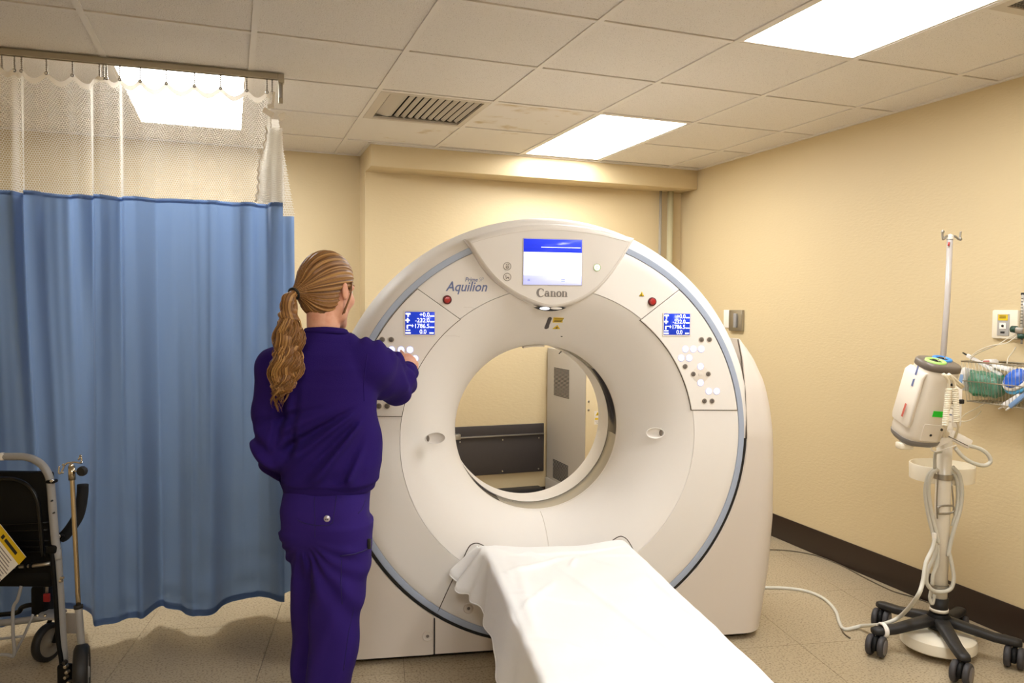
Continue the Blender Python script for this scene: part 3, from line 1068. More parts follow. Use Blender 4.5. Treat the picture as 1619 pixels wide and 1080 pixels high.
def control_panel(top_out, top_in, bot_in, bot_out, lcd, lit, grey, pale, name):
    po, pi_, bi, bo = [np.array(G(*q)) for q in (top_out, top_in, bot_in, bot_out)]
    RO = 0.862
    a0, a1 = ang_of(*po), ang_of(*bo)
    # inner edge: through top_in and bot_in as an arc of its own
    if a0 > PI / 2 and a1 < 0:
        a1 += 2 * PI
    outer = arc_pts(RO, a1, a0, 20)                # bottom -> top along the ring
    ri0, ri1 = np.hypot(pi_[0], pi_[1] - ZC), np.hypot(bi[0], bi[1] - ZC)
    ai0, ai1 = ang_of(*pi_), ang_of(*bi)
    if ai0 > PI / 2 and ai1 < 0:
        ai1 += 2 * PI
    inner = []
    for k in range(17):
        t = k / 16
        r = ri0 + (ri1 - ri0) * t
        a = ai0 + (ai1 - ai0) * t
        inner.append((r * math.cos(a), ZC + r * math.sin(a)))
    outl = outer + inner
    outl = ccw(outl)
    slab('panel_gap', offset_outline(outl, -0.0028), -0.0008, 0.003, SEAM, gan, bev=0)
    cp = slab(name, outl, -0.0042, 0.002, GAN, gan, bev=0.002)
    # lcd
    x0, z1 = G(lcd[0], lcd[1]); x1, z0 = G(lcd[2], lcd[3])
    slab('display_bezel', rrect(x0 - 0.006, x1 + 0.006, z0 - 0.006, z1 + 0.006, 0.004), -0.0062, -0.003, CONS, cp, bev=0.001)
    slab('display', [(x0, z0), (x1, z0), (x1, z1), (x0, z1)], -0.0066, -0.005, LCD, cp, bev=0)
    h = (z1 - z0) / 4
    for i, s in enumerate(('+0.0', '-232.0', '+1786.5', '0.0')):
        zz = z1 - (i + 0.84) * h
        text_mesh('display_digits', s, h * 1.08, LCDT, cp, (x1 - (0.021 if i < 3 else 0.034), -0.0070, zz), 0.0003, bold=0.0002, align='RIGHT', sx=0.93)
        box('display_unit', (x1 - 0.011 if i < 3 else x1 - 0.013, -0.0070, zz + 0.003), (0.018, 0.0006, 0.005), LCDT, cp)
    for i in range(4):
        zz = z1 - (i + 0.5) * h
        bm = bmesh.new()
        if i == 0:
            add_box(bm, (x0 + 0.012, -0.0070, zz + 0.004), (0.020, 0.0006, 0.007)); add_box(bm, (x0 + 0.012, -0.0070, zz - 0.003), (0.006, 0.0006, 0.012))
        elif i == 1:
            add_box(bm, (x0 + 0.010, -0.0070, zz), (0.018, 0.0006, 0.006)); add_box(bm, (x0 + 0.010, -0.0070, zz), (0.006, 0.0006, 0.020))
        elif i == 2:
            add_box(bm, (x0 + 0.009, -0.0070, zz - 0.004), (0.006, 0.0006, 0.014)); add_box(bm, (x0 + 0.016, -0.0070, zz + 0.003), (0.018, 0.0006, 0.004))
        else:
            add_box(bm, (x0 + 0.012, -0.0070, zz + 0.006), (0.018, 0.0006, 0.005)); add_box(bm, (x0 + 0.012, -0.0070, zz - 0.005), (0.022, 0.0006, 0.006))
        bmo('display_icon', bm, LCDT, cp)
    for q in lit:
        u, z = G(*q)
        lathe('button', [(0, -0.0072), (0.0105, -0.0070), (0.0128, -0.0058), (0.0132, -0.0035)], BTNL, cp, n=24, axis='y', centre=(u, 0, z))
        lathe('button_ring', [(0.0132, -0.0038), (0.0136, -0.0056), (0.0158, -0.0052), (0.0166, -0.0036)], BTNH, cp, n=24, axis='y', centre=(u, 0, z))
    for q in grey:
        u, z = G(*q)
        lathe('button', [(0, -0.0064), (0.0088, -0.0062), (0.0108, -0.0052), (0.0112, -0.0035)], BTNG, cp, n=24, axis='y', centre=(u, 0, z))
        lathe('button_ring', [(0.0112, -0.0038), (0.0118, -0.0058), (0.0146, -0.0054), (0.0156, -0.0036)], BTNR, cp, n=24, axis='y', centre=(u, 0, z))
        for s in (-1, 1):
            box('button_mark', (u, -0.0068, z + s * 0.003), (0.007, 0.0006, 0.0016), INK, cp)
    if pale:
        u, z = G(*pale)
        lathe('button_pad', [(0, -0.0048), (0.036, -0.0047), (0.0375, -0.0044), (0.038, -0.0035)], BTNR, cp, n=40, axis='y', centre=(u, 0, z))
        slab('button', rrect(u - 0.010, u + 0.010, z - 0.007, z + 0.007, 0.004), -0.0066, -0.004, BTNR, cp, bev=0.001)
    return cp


control_panel((659, 456), (727, 505), (635, 658), (560, 658), (640.5, 493, 687, 529),
              [(619, 553), (634, 553), (648, 553), (656, 567), (612, 567), (634, 594), (634, 620)],
              [(604, 537), (618.5, 537), (620, 607), (648, 607), (599, 642), (612, 642)], (634, 607), 'control_panel')
control_panel((1070, 463), (1012.5, 506.5), (1093, 648), (1167, 648), (1049, 496, 1089.5, 529.5),
              [(1083, 552), (1095.5, 552), (1108, 552), (1076.5, 566), (1089, 566), (1107, 579.5), (1107, 605), (1120, 618.5), (1132.5, 618.5)],
              [(1108.5, 537), (1121, 537), (1082.5, 579.5), (1095.5, 591.5), (1119, 591.5), (1113, 634), (1125, 634)], (1107, 592), 'control_panel')

# emergency buttons, labels, lettering
for (px, py) in ((707, 474), (1031, 477)):
    u, z = G(px, py)
    lathe('emergency_button', [(0, -0.013), (0.006, -0.0128), (0.012, -0.0115), (0.0140, -0.008), (0.0145, 0.0)], RED, gan, n=28, axis='y', centre=(u, 0, z))
    lathe('button_ring', [(0.0145, 0.0), (0.0148, -0.006), (0.0185, -0.0055), (0.0195, 0.0005)], REDD, gan, n=28, axis='y', centre=(u, 0, z))


def tri(name, px, py, s, parent, v=-0.001):
    u, z = G(px, py)
    o = slab(name, [(u - s / 2, z - s * 0.42), (u + s / 2, z - s * 0.42), (u, z + s * 0.48)], v, v + 0.001, YEL, parent, bev=0)
    slab('label_mark', [(u - s * 0.05, z - s * 0.12), (u + s * 0.05, z - s * 0.12), (u + s * 0.07, z + s * 0.22), (u - s * 0.07, z + s * 0.22)], v - 0.0005, v, INK, o, bev=0)
    slab('label_mark', disc_outline(u, z - s * 0.24, s * 0.07, n=10), v - 0.0005, v, INK, o, bev=0)
    slab('label_base', [(u - s / 2, z - s * 0.42), (u + s / 2, z - s * 0.42), (u + s * .45, z - s * 0.36), (u - s * .45, z - s * 0.36)], v - 0.0004, v, INK, o, bev=0)
    return o


tri('warning_triangle', 1014.5, 465, 0.024, gan)
FB = 0.008                       # depth of the flare where the upper labels sit
def flare_v(z):
    r = abs(z - ZC)
    s = min(1.0, max(0.0, (0.6515 - r) / 0.2585))
    return flare(s)


def flare_pt(px, py):
    v = 0.0
    for _ in range(20):
        u, z = G(px, py, v)
        r = math.hypot(u, z - ZC)
        s = min(1.0, max(0.0, (0.6515 - r) / 0.2585))
        v = 0.5 * v + 0.5 * flare(s)
    slope = (flare(s + 0.01) - flare(s - 0.01)) / 0.02 / 0.2585   # depth gained per unit of fall
    return u, v, z, slope


def flare_label(name, px, py, w, h, m, parent, shape='rect', lean=0.0):
    u, v, z, sl = flare_pt(px, py)
    # surface runs towards +v as z falls: tangent along z
    tz = np.array([0, -sl, 1.0]); tz /= np.linalg.norm(tz)
    nrm = np.array([0, -tz[2], tz[1]])
    if nrm[1] > 0:
        nrm = -nrm
    c = np.array([u, v, z]) + nrm * 0.0012
    if shape == 'rect':
        pts = [(-w / 2, -h / 2), (w / 2, -h / 2), (w / 2, h / 2), (-w / 2, h / 2)]
    elif shape == 'tri':
        pts = [(-w / 2, -h / 2), (w / 2, -h / 2), (0, h / 2)]
    else:
        pts = [(x, y) for x, y in rrect(-w / 2, w / 2, -h / 2, h / 2, w / 2 * 0.99, 6)]
    V = []
    for dn in (0.0, -0.0030):
        for (a, b) in pts:
            V.append(c + np.array([a + lean * b, 0, 0]) + tz * b + nrm * dn)
    n = len(pts)
    Fc = [tuple(range(n)), tuple(range(2 * n - 1, n - 1, -1))] + [(k, k + n, (k + 1) % n + n, (k + 1) % n) for k in range(n)]
    o = raw(name, V, Fc, m, parent, False); fixn(o.data)
    return c, tz, nrm


c, tz, nrm = flare_label('laser_slot', 866.5, 511, 0.018, 0.072, mat('slot_grey', (70, 62, 60), 0.3), gan, 'pill', 0.12)
flare_label('slot_window', 865.5, 517, 0.013, 0.022, WINDARK, gan, 'pill', 0.12)
c, tz, nrm = flare_label('warning_label', 883.5, 506, 0.052, 0.028, YEL, gan)
for i in range(3):
    p = c + tz * (0.008 - i * 0.008) + nrm * 0.0006
    raw('label_line', [p + np.array([-0.021, 0, 0]) - tz * .0016, p + np.array([0.021 - .004 * i, 0, 0]) - tz * .0016, p + np.array([0.021 - .004 * i, 0, 0]) + tz * .0016, p + np.array([-0.021, 0, 0]) + tz * .0016],
        [(0, 1, 2, 3)], INK, gan, False)
c, tz, nrm = flare_label('warning_triangle', 880.5, 517, 0.036, 0.026, YEL, gan, 'tri')
for k in range(6):
    a = k * PI / 3
    p = c - tz * 0.004 + nrm * 0.0006
    d = np.array([math.cos(a), 0, 0]) + tz * math.sin(a); e = np.array([-math.sin(a), 0, 0]) + tz * math.cos(a)
    raw('label_mark', [p - e * .0012, p + d * .0072 - e * .0008, p + d * .0072 + e * .0008, p + e * .0012], [(0, 1, 2, 3)], INK, gan, False)
flare_label('sensor_dot', 888, 532, 0.008, 0.004, INK, gan)

u, z = G(705, 460)
text_mesh('lettering', 'Aquilion', 0.058, LOGO, gan, (u, -0.0008, z), 0.0005, shear=0.28, bold=0.0007, sx=0.885)
u, z = G(735, 445)
text_mesh('lettering', 'Prime', 0.025, LOGO, gan, (u, -0.0008, z), 0.0005, shear=0.28, bold=0.0003, sx=0.9)
u, z = G(756.5, 445)
text_mesh('lettering', 'SP', 0.025, mat('logo_pale', (158, 162, 178), 0.5), gan, (u, -0.0008, z), 0.0005, shear=0.3, bold=-0.0004, sx=0.8)

# scuffs: fine pale scratches
for pts in (((733, 486), (745, 486), (752, 489)), ((703, 531), (720, 531), (727, 533))):
    tube('scuff', gpath(pts, 0.0), 0.0005, SEAML, gan, n=5)

# top display console
VC = -0.030


def GC(px, py):
    return G(px, py, VC)


edge = [(735, 377), (738, 383), (748, 399), (762, 421), (779, 441), (797, 456), (817, 469), (840, 480), (860, 487), (876, 489), (893, 486), (915, 478),
        (938, 465), (957, 448), (975, 425), (991, 401), (1002, 382), (1005, 376)]
topc = [(990, 372), (960, 364), (925, 358), (890, 354.5), (860, 354), (830, 355.5), (800, 360), (765, 368)]
out = [GC(*p) for p in smooth_path([np.array(p) for p in edge], 3)] + [GC(*p) for p in topc]
con = slab('display_console', out, VC, 0.22, CONS, gan, bev=0.026, seg=7, sharp=1.2, shrink=(0.0, 1.66, 0.93, 0.885))
inner = np.array([0.0, 1.66]) + (ccw(out) - np.array([0.0, 1.66])) * np.array([0.922, 0.877])
tube('console_seam', [np.array([p[0], VC - 0.0001, p[1]]) for p in inner], 0.0008, SEAML, con, n=5, closed=True)
x0, z1 = GC(828, 377.5); x1, z0 = GC(919, 451)
slab('screen_bezel', rrect(x0 - 0.004, x1 + 0.004, z0 - 0.004, z1 + 0.004, 0.003), VC - 0.0015, VC + 0.004, mat('bezel_grey', (196, 190, 190), 0.4), con, bev=0.0008)
zs1 = z1 - (z1 - z0) * 0.285; zs2 = z0 + (z1 - z0) * 0.20
slab('screen', [(x0, zs2), (x1, zs2), (x1, zs1), (x0, zs1)], VC - 0.0022, VC, SCRW, con, bev=0)
slab('screen_header', [(x0, zs1), (x1, zs1), (x1, z1), (x0, z1)], VC - 0.0022, VC, SCRB, con, bev=0)
slab('screen_footer', [(x0, z0), (x1, z0), (x1, zs2), (x0, zs2)], VC - 0.0022, VC, SCRL, con, bev=0)
zz = z1 - (z1 - z0) * 0.175
box('screen_line', ((x0 + x1) / 2 + 0.035, VC - 0.0025, zz), (0.172, 0.0006, 0.003), SCRW, con)
for fx in (0.09, 0.68):
    for dz in (0.004, -0.002):
        box('screen_mark', (x0 + (x1 - x0) * fx, VC - 0.0025, z0 + 0.018 + dz), (0.010 if fx < 0.5 else 0.016, 0.0006, 0.002), LOGO, con)
for i, (px, py) in enumerate(((802, 421), (802, 438))):
    u, z = GC(px, py)
    lathe('button_ring', [(0.0145, VC + 0.001), (0.0148, VC - 0.0012), (0.0168, VC - 0.0012), (0.0172, VC + 0.001)], BTNG, con, n=32, axis='y', centre=(u, 0, z))
    bm = bmesh.new()
    if i == 0:
        for dx, dz, w_, h_ in ((-0.004, 0.007, 0.004, 0.004), (0.004, 0.007, 0.004, 0.004), (0, 0.001, 0.012, 0.002), (-0.004, -0.004, 0.004, 0.005), (0.004, -0.004, 0.004, 0.005), (0, -0.009, 0.010, 0.002)):
            add_box(bm, (u + dx, VC - 0.0006, z + dz), (w_, 0.0008, h_))
    else:
        for dx, dz, w_, h_ in ((-0.006, 0.004, 0.003, 0.008), (0, -0.004, 0.016, 0.002), (0.003, -0.001, 0.009, 0.003), (0.006, -0.007, 0.003, 0.004), (-0.004, -0.007, 0.003, 0.004)):
            add_box(bm, (u + dx, VC - 0.0006, z + dz), (w_, 0.0008, h_))
    bmo('button_icon', bm, BTNG, con)
u, z = GC(944, 423)
lathe('button', [(0, VC - 0.003), (0.0115, VC - 0.0028), (0.013, VC - 0.0016), (0.0134, VC + 0.001)], GREENL, con, n=28, axis='y', centre=(u, 0, z))
lathe('button_ring', [(0.0134, VC + 0.001), (0.0137, VC - 0.0014), (0.0165, VC - 0.0014), (0.017, VC + 0.001)], mat('ring_olive', (170, 178, 140), 0.5), con, n=28, axis='y', centre=(u, 0, z))
tube('button_icon', [np.array([u + 0.005 * math.cos(a), VC - 0.0031, z + 0.005 * math.sin(a)]) for a in np.linspace(0.6, 5.6, 14)], 0.0008, LOGOG, con, n=5)
# status lamp under the console tip
lip = [(-0.070, 0.0), (-0.05, -0.008), (-0.02, -0.014), (0.0, -0.015), (0.02, -0.014), (0.05, -0.008), (0.070, 0.0), (0.05, 0.004), (0.0, 0.002), (-0.05, 0.004)]
u, z = GC(871, 486.5)
slab('lamp_slot', [(u + a, z + b) for a, b in lip], VC + 0.004, VC + 0.03, BLACK, con, bev=0.001)
slab('status_lamp', disc_outline(u - 0.026, z - 0.004, 0.022, 0.0065, 20), VC + 0.002, VC + 0.02, BTNL, con, bev=0.001)
slab('lamp_cover', disc_outline(u + 0.025, z - 0.003, 0.026, 0.005, 20), VC + 0.003, VC + 0.02, CONS, con, bev=0.001)


# serif wordmark from strokes
def ribbon(pts, ws):
    P = [np.array(p, float) for p in pts]
    L, Rr = [], []
    for i in range(len(P)):
        a = P[max(i - 1, 0)]; b = P[min(i + 1, len(P) - 1)]
        t = (b - a) / (np.linalg.norm(b - a) + 1e-9); n = np.array([-t[1], t[0]])
        L.append(P[i] + n * ws[i] / 2); Rr.append(P[i] - n * ws[i] / 2)
    return L, Rr


def wordmark(parent, u0, z0, s, v, m):
    """letters C a n o n, x-height 1 unit = s"""
    polys = []

    def rib(pts, ws):
        L, Rr = ribbon(pts, ws)
        for i in range(len(L) - 1):
            polys.append([L[i], L[i + 1], Rr[i + 1], Rr[i]])

    def rect(x0, y0, x1, y1):
        polys.append([(x0, y0), (x1, y0), (x1, y1), (x0, y1)])
    x = 0.0
    A = np.linspace(0.75, 2 * PI - 0.72, 26)              # C
    rib([(0.62 + 0.58 * math.cos(a), 0.68 + 0.70 * math.sin(a)) for a in A], [0.15 + 0.27 * max(0, -math.cos(a)) ** 1.1 for a in A])
    polys.append([(1.00, 0.92), (1.13, 0.98), (1.10, 1.36), (1.00, 1.22)])
    x = 1.32                                               # a
    A = np.linspace(0, 2 * PI, 22)
    rib([(x + 0.34 + 0.27 * math.cos(a), 0.31 + 0.25 * math.sin(a)) for a in A], [0.13 + 0.15 * max(0, -math.cos(a)) for a in A])
    rect(x + 0.47, 0.0, x + 0.77, 0.72)
    A = np.linspace(0, PI * 0.92, 12)
    rib([(x + 0.40 + 0.24 * math.cos(a), 0.72 + 0.24 * math.sin(a)) for a in A], [0.20, 0.17, 0.14, 0.11, 0.10, 0.10, 0.10, 0.10, 0.12, 0.14, 0.17, 0.20])
    polys.append([(x + 0.70, 0.0), (x + 0.90, 0.06), (x + 0.90, 0.12), (x + 0.70, 0.14)])

    def enn(x):
        rect(x + 0.07, 0.0, x + 0.37, 0.98); rect(x, 0.0, x + 0.46, 0.11); polys.append([(x - 0.02, 0.86), (x + 0.14, 0.86), (x + 0.34, 1.03), (x - 0.02, 0.92)])
        rect(x + 0.61, 0.0, x + 0.91, 0.70); rect(x + 0.53, 0.0, x + 1.0, 0.11)
        A = np.linspace(0, PI * 0.9, 12)
        rib([(x + 0.53 + 0.24 * math.cos(a), 0.68 + 0.24 * math.sin(a)) for a in A], [0.24, 0.23, 0.2, 0.17, 0.14, 0.12, 0.10, 0.09, 0.08, 0.08, 0.07, 0.06])
    enn(x + 1.0); x = 3.38
    A = np.linspace(0, 2 * PI, 28)
    rib([(x + 0.46 + 0.33 * math.cos(a), 0.48 + 0.43 * math.sin(a)) for a in A], [0.14 + 0.18 * abs(math.cos(a)) ** 1.3 for a in A])
    enn(x + 0.98)
    V, Fc = [], []
    for P in polys:
        P = [np.array(p) for p in P]
        b = len(V); n = len(P)
        for p in P:
            V.append((u0 + p[0] * s, v, z0 + p[1] * s))
        Fc.append(tuple(range(b, b + n)))
    bm = bmesh.new()
    vs = [bm.verts.new(q) for q in V]
    for f in Fc:
        bm.faces.new([vs[i] for i in f])
    bmesh.ops.recalc_face_normals(bm, faces=bm.faces)
    r = bmesh.ops.extrude_face_region(bm, geom=list(bm.faces))
    bmesh.ops.translate(bm, vec=(0, -0.0008, 0), verts=[g for g in r['geom'] if isinstance(g, bmesh.types.BMVert)])
    return bmo('logo_lettering', bm, m, parent)


u, z = GC(849.5, 469)
wordmark(con, u, z, 0.0245, VC - 0.0002, LOGOG)

# ================================================================== PATIENT TABLE AND SHEET
tb = thing('patient_table', 'long white patient table in front of the scanner, covered by a sheet', 'table', tuple(O0), -GA)
box('pedestal', (0, -1.30, 0.16), (0.42, 1.7, 0.315), COUCHM, tb, bev=0.04)
box('foot_cover', (0, -1.30, 0.035), (0.50, 1.9, 0.068), GAN2, tb, bev=0.02)
box('carriage', (0, -1.25, 0.355), (0.46, 2.1, 0.10), COUCHM, tb, bev=0.03)


def top_z(u):
    return 0.492 + 0.022 * min(1.0, (u / 0.26)) ** 2 if u >= 0 else 0.492 + 0.022 * min(1.0, (-u / 0.26)) ** 2


V, Fc = [], []
us = np.linspace(-0.28, 0.28, 25)
vs_ = [-0.10, -0.14, -2.26, -2.30]
for v in vs_:
    for u in us:
        V.append((u, v, top_z(u) - 0.008 - (0.03 if v in (-0.10, -2.30) else 0)))
    for u in us[::-1]:
        V.append((u * 0.9, v, 0.43 - (0.03 * (1 - (u / 0.28) ** 2))))
K = 50
for i in range(3):
    for k in range(K):
        Fc.append((i * K + k, i * K + (k + 1) % K, (i + 1) * K + (k + 1) % K, (i + 1) * K + k))
Fc.append(tuple(range(K))[::-1]); Fc.append(tuple(3 * K + k for k in range(K)))
o = raw('cradle', V, Fc, WHITE, tb, True); fixn(o.data)

sh = thing('bed_sheet', 'white cotton sheet with creases draped over the patient table', 'sheet', tuple(O0), -GA)


def noise2(x, y, seed, n=8, f=(2, 9)):
    r = np.random.default_rng(seed)
    out = 0
    for _ in range(n):
        a = r.uniform(0, 2 * PI); k = r.uniform(*f); ph = r.uniform(0, 2 * PI)
        out = out + np.sin(k * (x * math.cos(a) + y * math.sin(a)) + ph) / n ** 0.5
    return out


ns, nv = 150, 240
hangL, hangR = 0.205, 0.12
s = np.concatenate([np.linspace(-0.30 - hangL, -0.30, 36), np.linspace(-0.296, 0.296, 92), np.linspace(0.30, 0.30 + hangR, 24)])
v = -0.045 - np.concatenate([np.linspace(0, 0.30, 90), np.linspace(0.304, 2.28, 210)])
S, Vv = np.meshgrid(s, v, indexing='ij')
aS = np.abs(S)
over = np.maximum(aS - 0.29, 0)
r_ = 0.022
ang = np.minimum(over / r_, PI / 2 * 0.97)
uu = np.where(aS <= 0.29, aS, 0.29 + r_ * np.sin(ang) + np.maximum(over - r_ * PI / 2 * 0.97, 0) * 0.10)
zt = 0.500 + 0.020 * np.clip(aS / 0.26, 0, 1) ** 2
zz = np.where(aS <= 0.29, zt, 0.520 - r_ * (1 - np.cos(ang)) - np.maximum(over - r_ * PI / 2 * 0.97, 0) * 0.99)
hem = np.clip(over / 0.2, 0, 1)
U = np.sign(S) * uu
# folds in the hanging edge, broader towards the hem; a bunched corner at the scanner end
fold = noise2(Vv * 1.0, S * 0.15, 3, 7, (14, 42))
U = U + np.sign(S) * hem * (0.014 + 0.016 * fold)
end = np.clip((Vv + 0.30) / 0.26, 0, 1)                 # 1 at the scanner end
U = U - (S < 0) * hem * end * (0.085 + 0.03 * np.sin(Vv * 75))
zz = zz + (S < 0) * hem * end * (0.075 + 0.012 * np.sin(Vv * 95 + 1)) + hem * 0.012 * noise2(Vv, S * 0.1, 9, 6, (6, 20))
# creases on the top
cre = np.zeros_like(S)
for (s0, v0, s1, v1, h, w_) in ((-0.22, -0.20, 0.28, -0.16, 0.006, 0.010), (-0.25, -0.12, -0.02, -0.26, 0.006, 0.012), (-0.26, -0.42, 0.02, -0.22, 0.007, 0.016),
                                (-0.28, -0.62, -0.02, -0.72, 0.005, 0.012), (-0.28, -0.80, -0.1, -0.50, 0.005, 0.014), (0.28, -0.30, 0.05, -0.20, 0.004, 0.012),
                                (-0.05, -0.30, 0.18, -1.40, 0.003, 0.014), (0.26, -0.5, 0.29, -1.6, 0.004, 0.012), (0.0, -0.35, 0.05, -0.24, 0.005, 0.010),
                                (-0.28, -1.0, -0.08, -1.12, 0.005, 0.014), (-0.2, -0.3, -0.27, -1.0, 0.004, 0.02), (0.1, -0.24, 0.2, -0.45, 0.004, 0.012)):
    dx, dy = s1 - s0, v1 - v0
    L = math.hypot(dx, dy)
    t = np.clip(((S - s0) * dx + (Vv - v0) * dy) / L ** 2, 0, 1)
    d = np.hypot(S - s0 - t * dx, Vv - v0 - t * dy)
    cre += h * np.exp(-(d / w_) ** 2) * np.sin(PI * np.clip(t, 0.02, 0.98)) ** 0.5
zz = zz + np.where(aS < 0.31, 1.7 * cre + 0.0024 * noise2(S, Vv, 5, 10, (12, 45)), 0)
U = U + hem * 0.5 * cre
Vv2 = Vv + end * (0.012 * noise2(S, Vv * 0.2, 8, 5, (10, 26)))
zz = zz - np.clip((Vv + 0.085) / 0.04, 0, 1) * 0.012 * (aS < 0.32)
zz = zz + 0.0015
nI, nJ = S.shape
Vts = np.stack([U, Vv2, zz], -1).reshape(-1, 3)
I, J = np.meshgrid(np.arange(nI - 1), np.arange(nJ - 1), indexing='ij')
q = np.stack([I * nJ + J, (I + 1) * nJ + J, (I + 1) * nJ + J + 1, I * nJ + J + 1], -1).reshape(-1, 4)
o = np_mesh('cloth', Vts, q, SHEET, sh)
md = o.modifiers.new('thick', 'SOLIDIFY'); md.thickness = 0.002; md.offset = 1
md = o.modifiers.new('sub', 'SUBSURF'); md.levels = 0; md.render_levels = 0
# hem stitch along the hanging left edge
tube('hem_edge', [tuple(Vts[0 * nJ + j]) for j in range(0, nJ, 2)], 0.0028, SHEET, sh, n=6)

# ================================================================== PRIVACY CURTAIN
RA, RB = on_z(0, 88, CH - 0.03), on_z(440, 128, CH - 0.03)
RD = (RB - RA) / np.linalg.norm(RB - RA)
RN = np.array([RD[1], -RD[0], 0.0])                     # towards the camera
RO_ = RA * 1.0; RO_[2] = 0


def rail_pt(s, off, z):
    p = RO_ + RD * s + RN * off
    return np.array([p[0], p[1], z])


def rail_s(px, z):
    P = on_z(px, 300, 2.0)                              # only the bearing matters
    d = P - CAM; d[2] = 0
    A = np.stack([d[:2], -RD[:2]], 1)
    t = np.linalg.solve(A, (RO_ - CAM)[:2])
    return t[1]


rt = thing('curtain_track', 'aluminium curtain track screwed to the ceiling above the blue curtain', 'curtain track', tuple(RO_ + RD * 0.1), math.atan2(RD[1], RD[0]))
L0, L1 = -0.55, rail_s(443, 0)
bm = bmesh.new()
for dy, dz, sy, sz in ((0, 0.000, 0.034, 0.004), (-0.0155, -0.011, 0.003, 0.022), (0.0155, -0.011, 0.003, 0.022), (-0.011, -0.021, 0.010, 0.003), (0.011, -0.021, 0.010, 0.003)):
    add_box(bm, ((L0 + L1) / 2 - 0.1, dy, CH - 0.003 + dz), (L1 - L0, sy, sz))
bmo('channel', bm, ALU, rt)
box('end_stop', (L1 - 0.1 + 0.006, 0, CH - 0.021), (0.028, 0.040, 0.040), ALU, rt, bev=0.003)
box('end_drop', (L1 - 0.1 + 0.004, -0.004, CH - 0.085), (0.020, 0.016, 0.10), ALU, rt, bev=0.003)
box('latch', (L1 - 0.1 + 0.004, -0.014, CH - 0.080), (0.012, 0.008, 0.062), GREYT, rt, bev=0.003)

cu = thing('privacy_curtain', 'blue hospital curtain with white netting along its top, hanging from the ceiling track', 'curtain')
ZT = 1.990                                              # top of the blue cloth
ZHEM = 0.088
# depth of the folds at the hem from where the hem lies, and at the top edge
hem_px = [(-90, 975), (-40, 985), (5, 990), (40, 978), (70, 968), (100, 962), (135, 964), (146.5, 972), (148.5, 992), (175, 985), (205, 980), (230, 976), (243, 966), (256, 959),
          (272, 958), (286, 962), (296, 970), (312, 975), (330, 974), (344, 967), (349, 959), (365, 952), (390, 946), (410, 943), (428, 946), (441, 951), (452, 951), (466, 947)]
hs, ho = [], []
for px, py in hem_px:
    P = on_z(px, py, ZHEM)
    hs.append((P - RO_) @ RD); ho.append((P - RO_) @ RN)
top_px = [(-90, .03), (-60, -.02), (-40, .03), (0, .040), (25, .045), (28.5, -.03), (38, -.03), (40.5, .05), (60, .04), (95, -.015), (110, -.025), (125, -.005), (146, -.035), (149.5, .05), (160, .045), (172, -.005),
          (190, -.03), (196, .025), (215, .03), (230, .005), (245, -.025), (272, .005), (300, -.005), (315, .02), (340, .01), (365, -.01), (400, -.01), (424, -.035), (427.5, .03), (446, .035)]
ts = [rail_s(px, 0) for px, _ in top_px]; to = [o for _, o in top_px]
order = np.argsort(hs); hs = np.array(hs)[order]; ho = np.array(ho)[order]
SE = rail_s(447, 0)
# shift of folds from top to hem: same columns
gs = np.concatenate([np.arange(-0.34, SE, 0.004), [SE]])


def soft(x, y, xs, w=0.006):
    g = np.interp(np.arange(-0.6, 1.5, 0.002), x, y)
    kk = np.exp(-0.5 * (np.arange(-12, 13) * 0.002 / w) ** 2); kk /= kk.sum()
    return np.interp(xs, np.arange(-0.6, 1.5, 0.002), np.convolve(g, kk, 'same'))


offT = soft(ts, to, gs, 0.005); offH = soft(hs, ho, gs, 0.008)
rp_ = noise2(gs, 0 * gs, 21, 8, (42, 95))
ripple = np.sign(rp_) * np.abs(rp_) ** 0.7 * 0.0180 + noise2(gs, 0 * gs, 22, 8, (110, 220)) * 0.0022


def curtain_off(z):
    """offset profile at height z"""
    k = np.clip((ZT - z) / (ZT - ZHEM), 0, 1)
    kk = k * k * (3 - 2 * k)
    return offT * (1 - kk) + offH * kk + ripple * (0.6 + 0.6 * np.sin(3 * k + gs * 8))


zrow = np.concatenate([np.linspace(ZHEM, 0.2, 8), np.linspace(0.25, ZT - 0.02, 52), [ZT]])
V = []
for z in zrow:
    off = curtain_off(z)
    # small creases across the folds in the lower half
    low = np.clip((1.2 - z) / 1.0, 0, 1)
    off = off + low * 0.0035 * noise2(gs * 1.0, gs * 0 + z * 1.6, 33, 10, (12, 40))
    for i, sx in enumerate(gs):
        V.append(rail_pt(sx, off[i], z + 0.004 * math.sin(7 * sx) * (z < ZHEM + 0.001)))
n = len(gs)
Q = np.array([(i * n + k, i * n + k + 1, (i + 1) * n + k + 1, (i + 1) * n + k) for i in range(len(zrow) - 1) for k in range(n - 1)])
o = np_mesh('blue_cloth', np.array(V), Q, BLUEC, cu)


def strip(name, za, zb, lift, m, parent, offset_fn=curtain_off, g=None):
    V = []
    for z in (za, zb):
        off = offset_fn(z) + lift
        for i, sx in enumerate(gs):
            V.append(rail_pt(sx, off[i], z))
    Q = np.array([(k, k + 1, n + k + 1, n + k) for k in range(n - 1)])
    return np_mesh(name, np.array(V), Q, m, parent)


strip('hem', ZHEM, ZHEM + 0.03, 0.0022, HEMC, cu)
strip('top_binding', ZT - 0.014, ZT + 0.006, 0.0022, HEMC, cu)

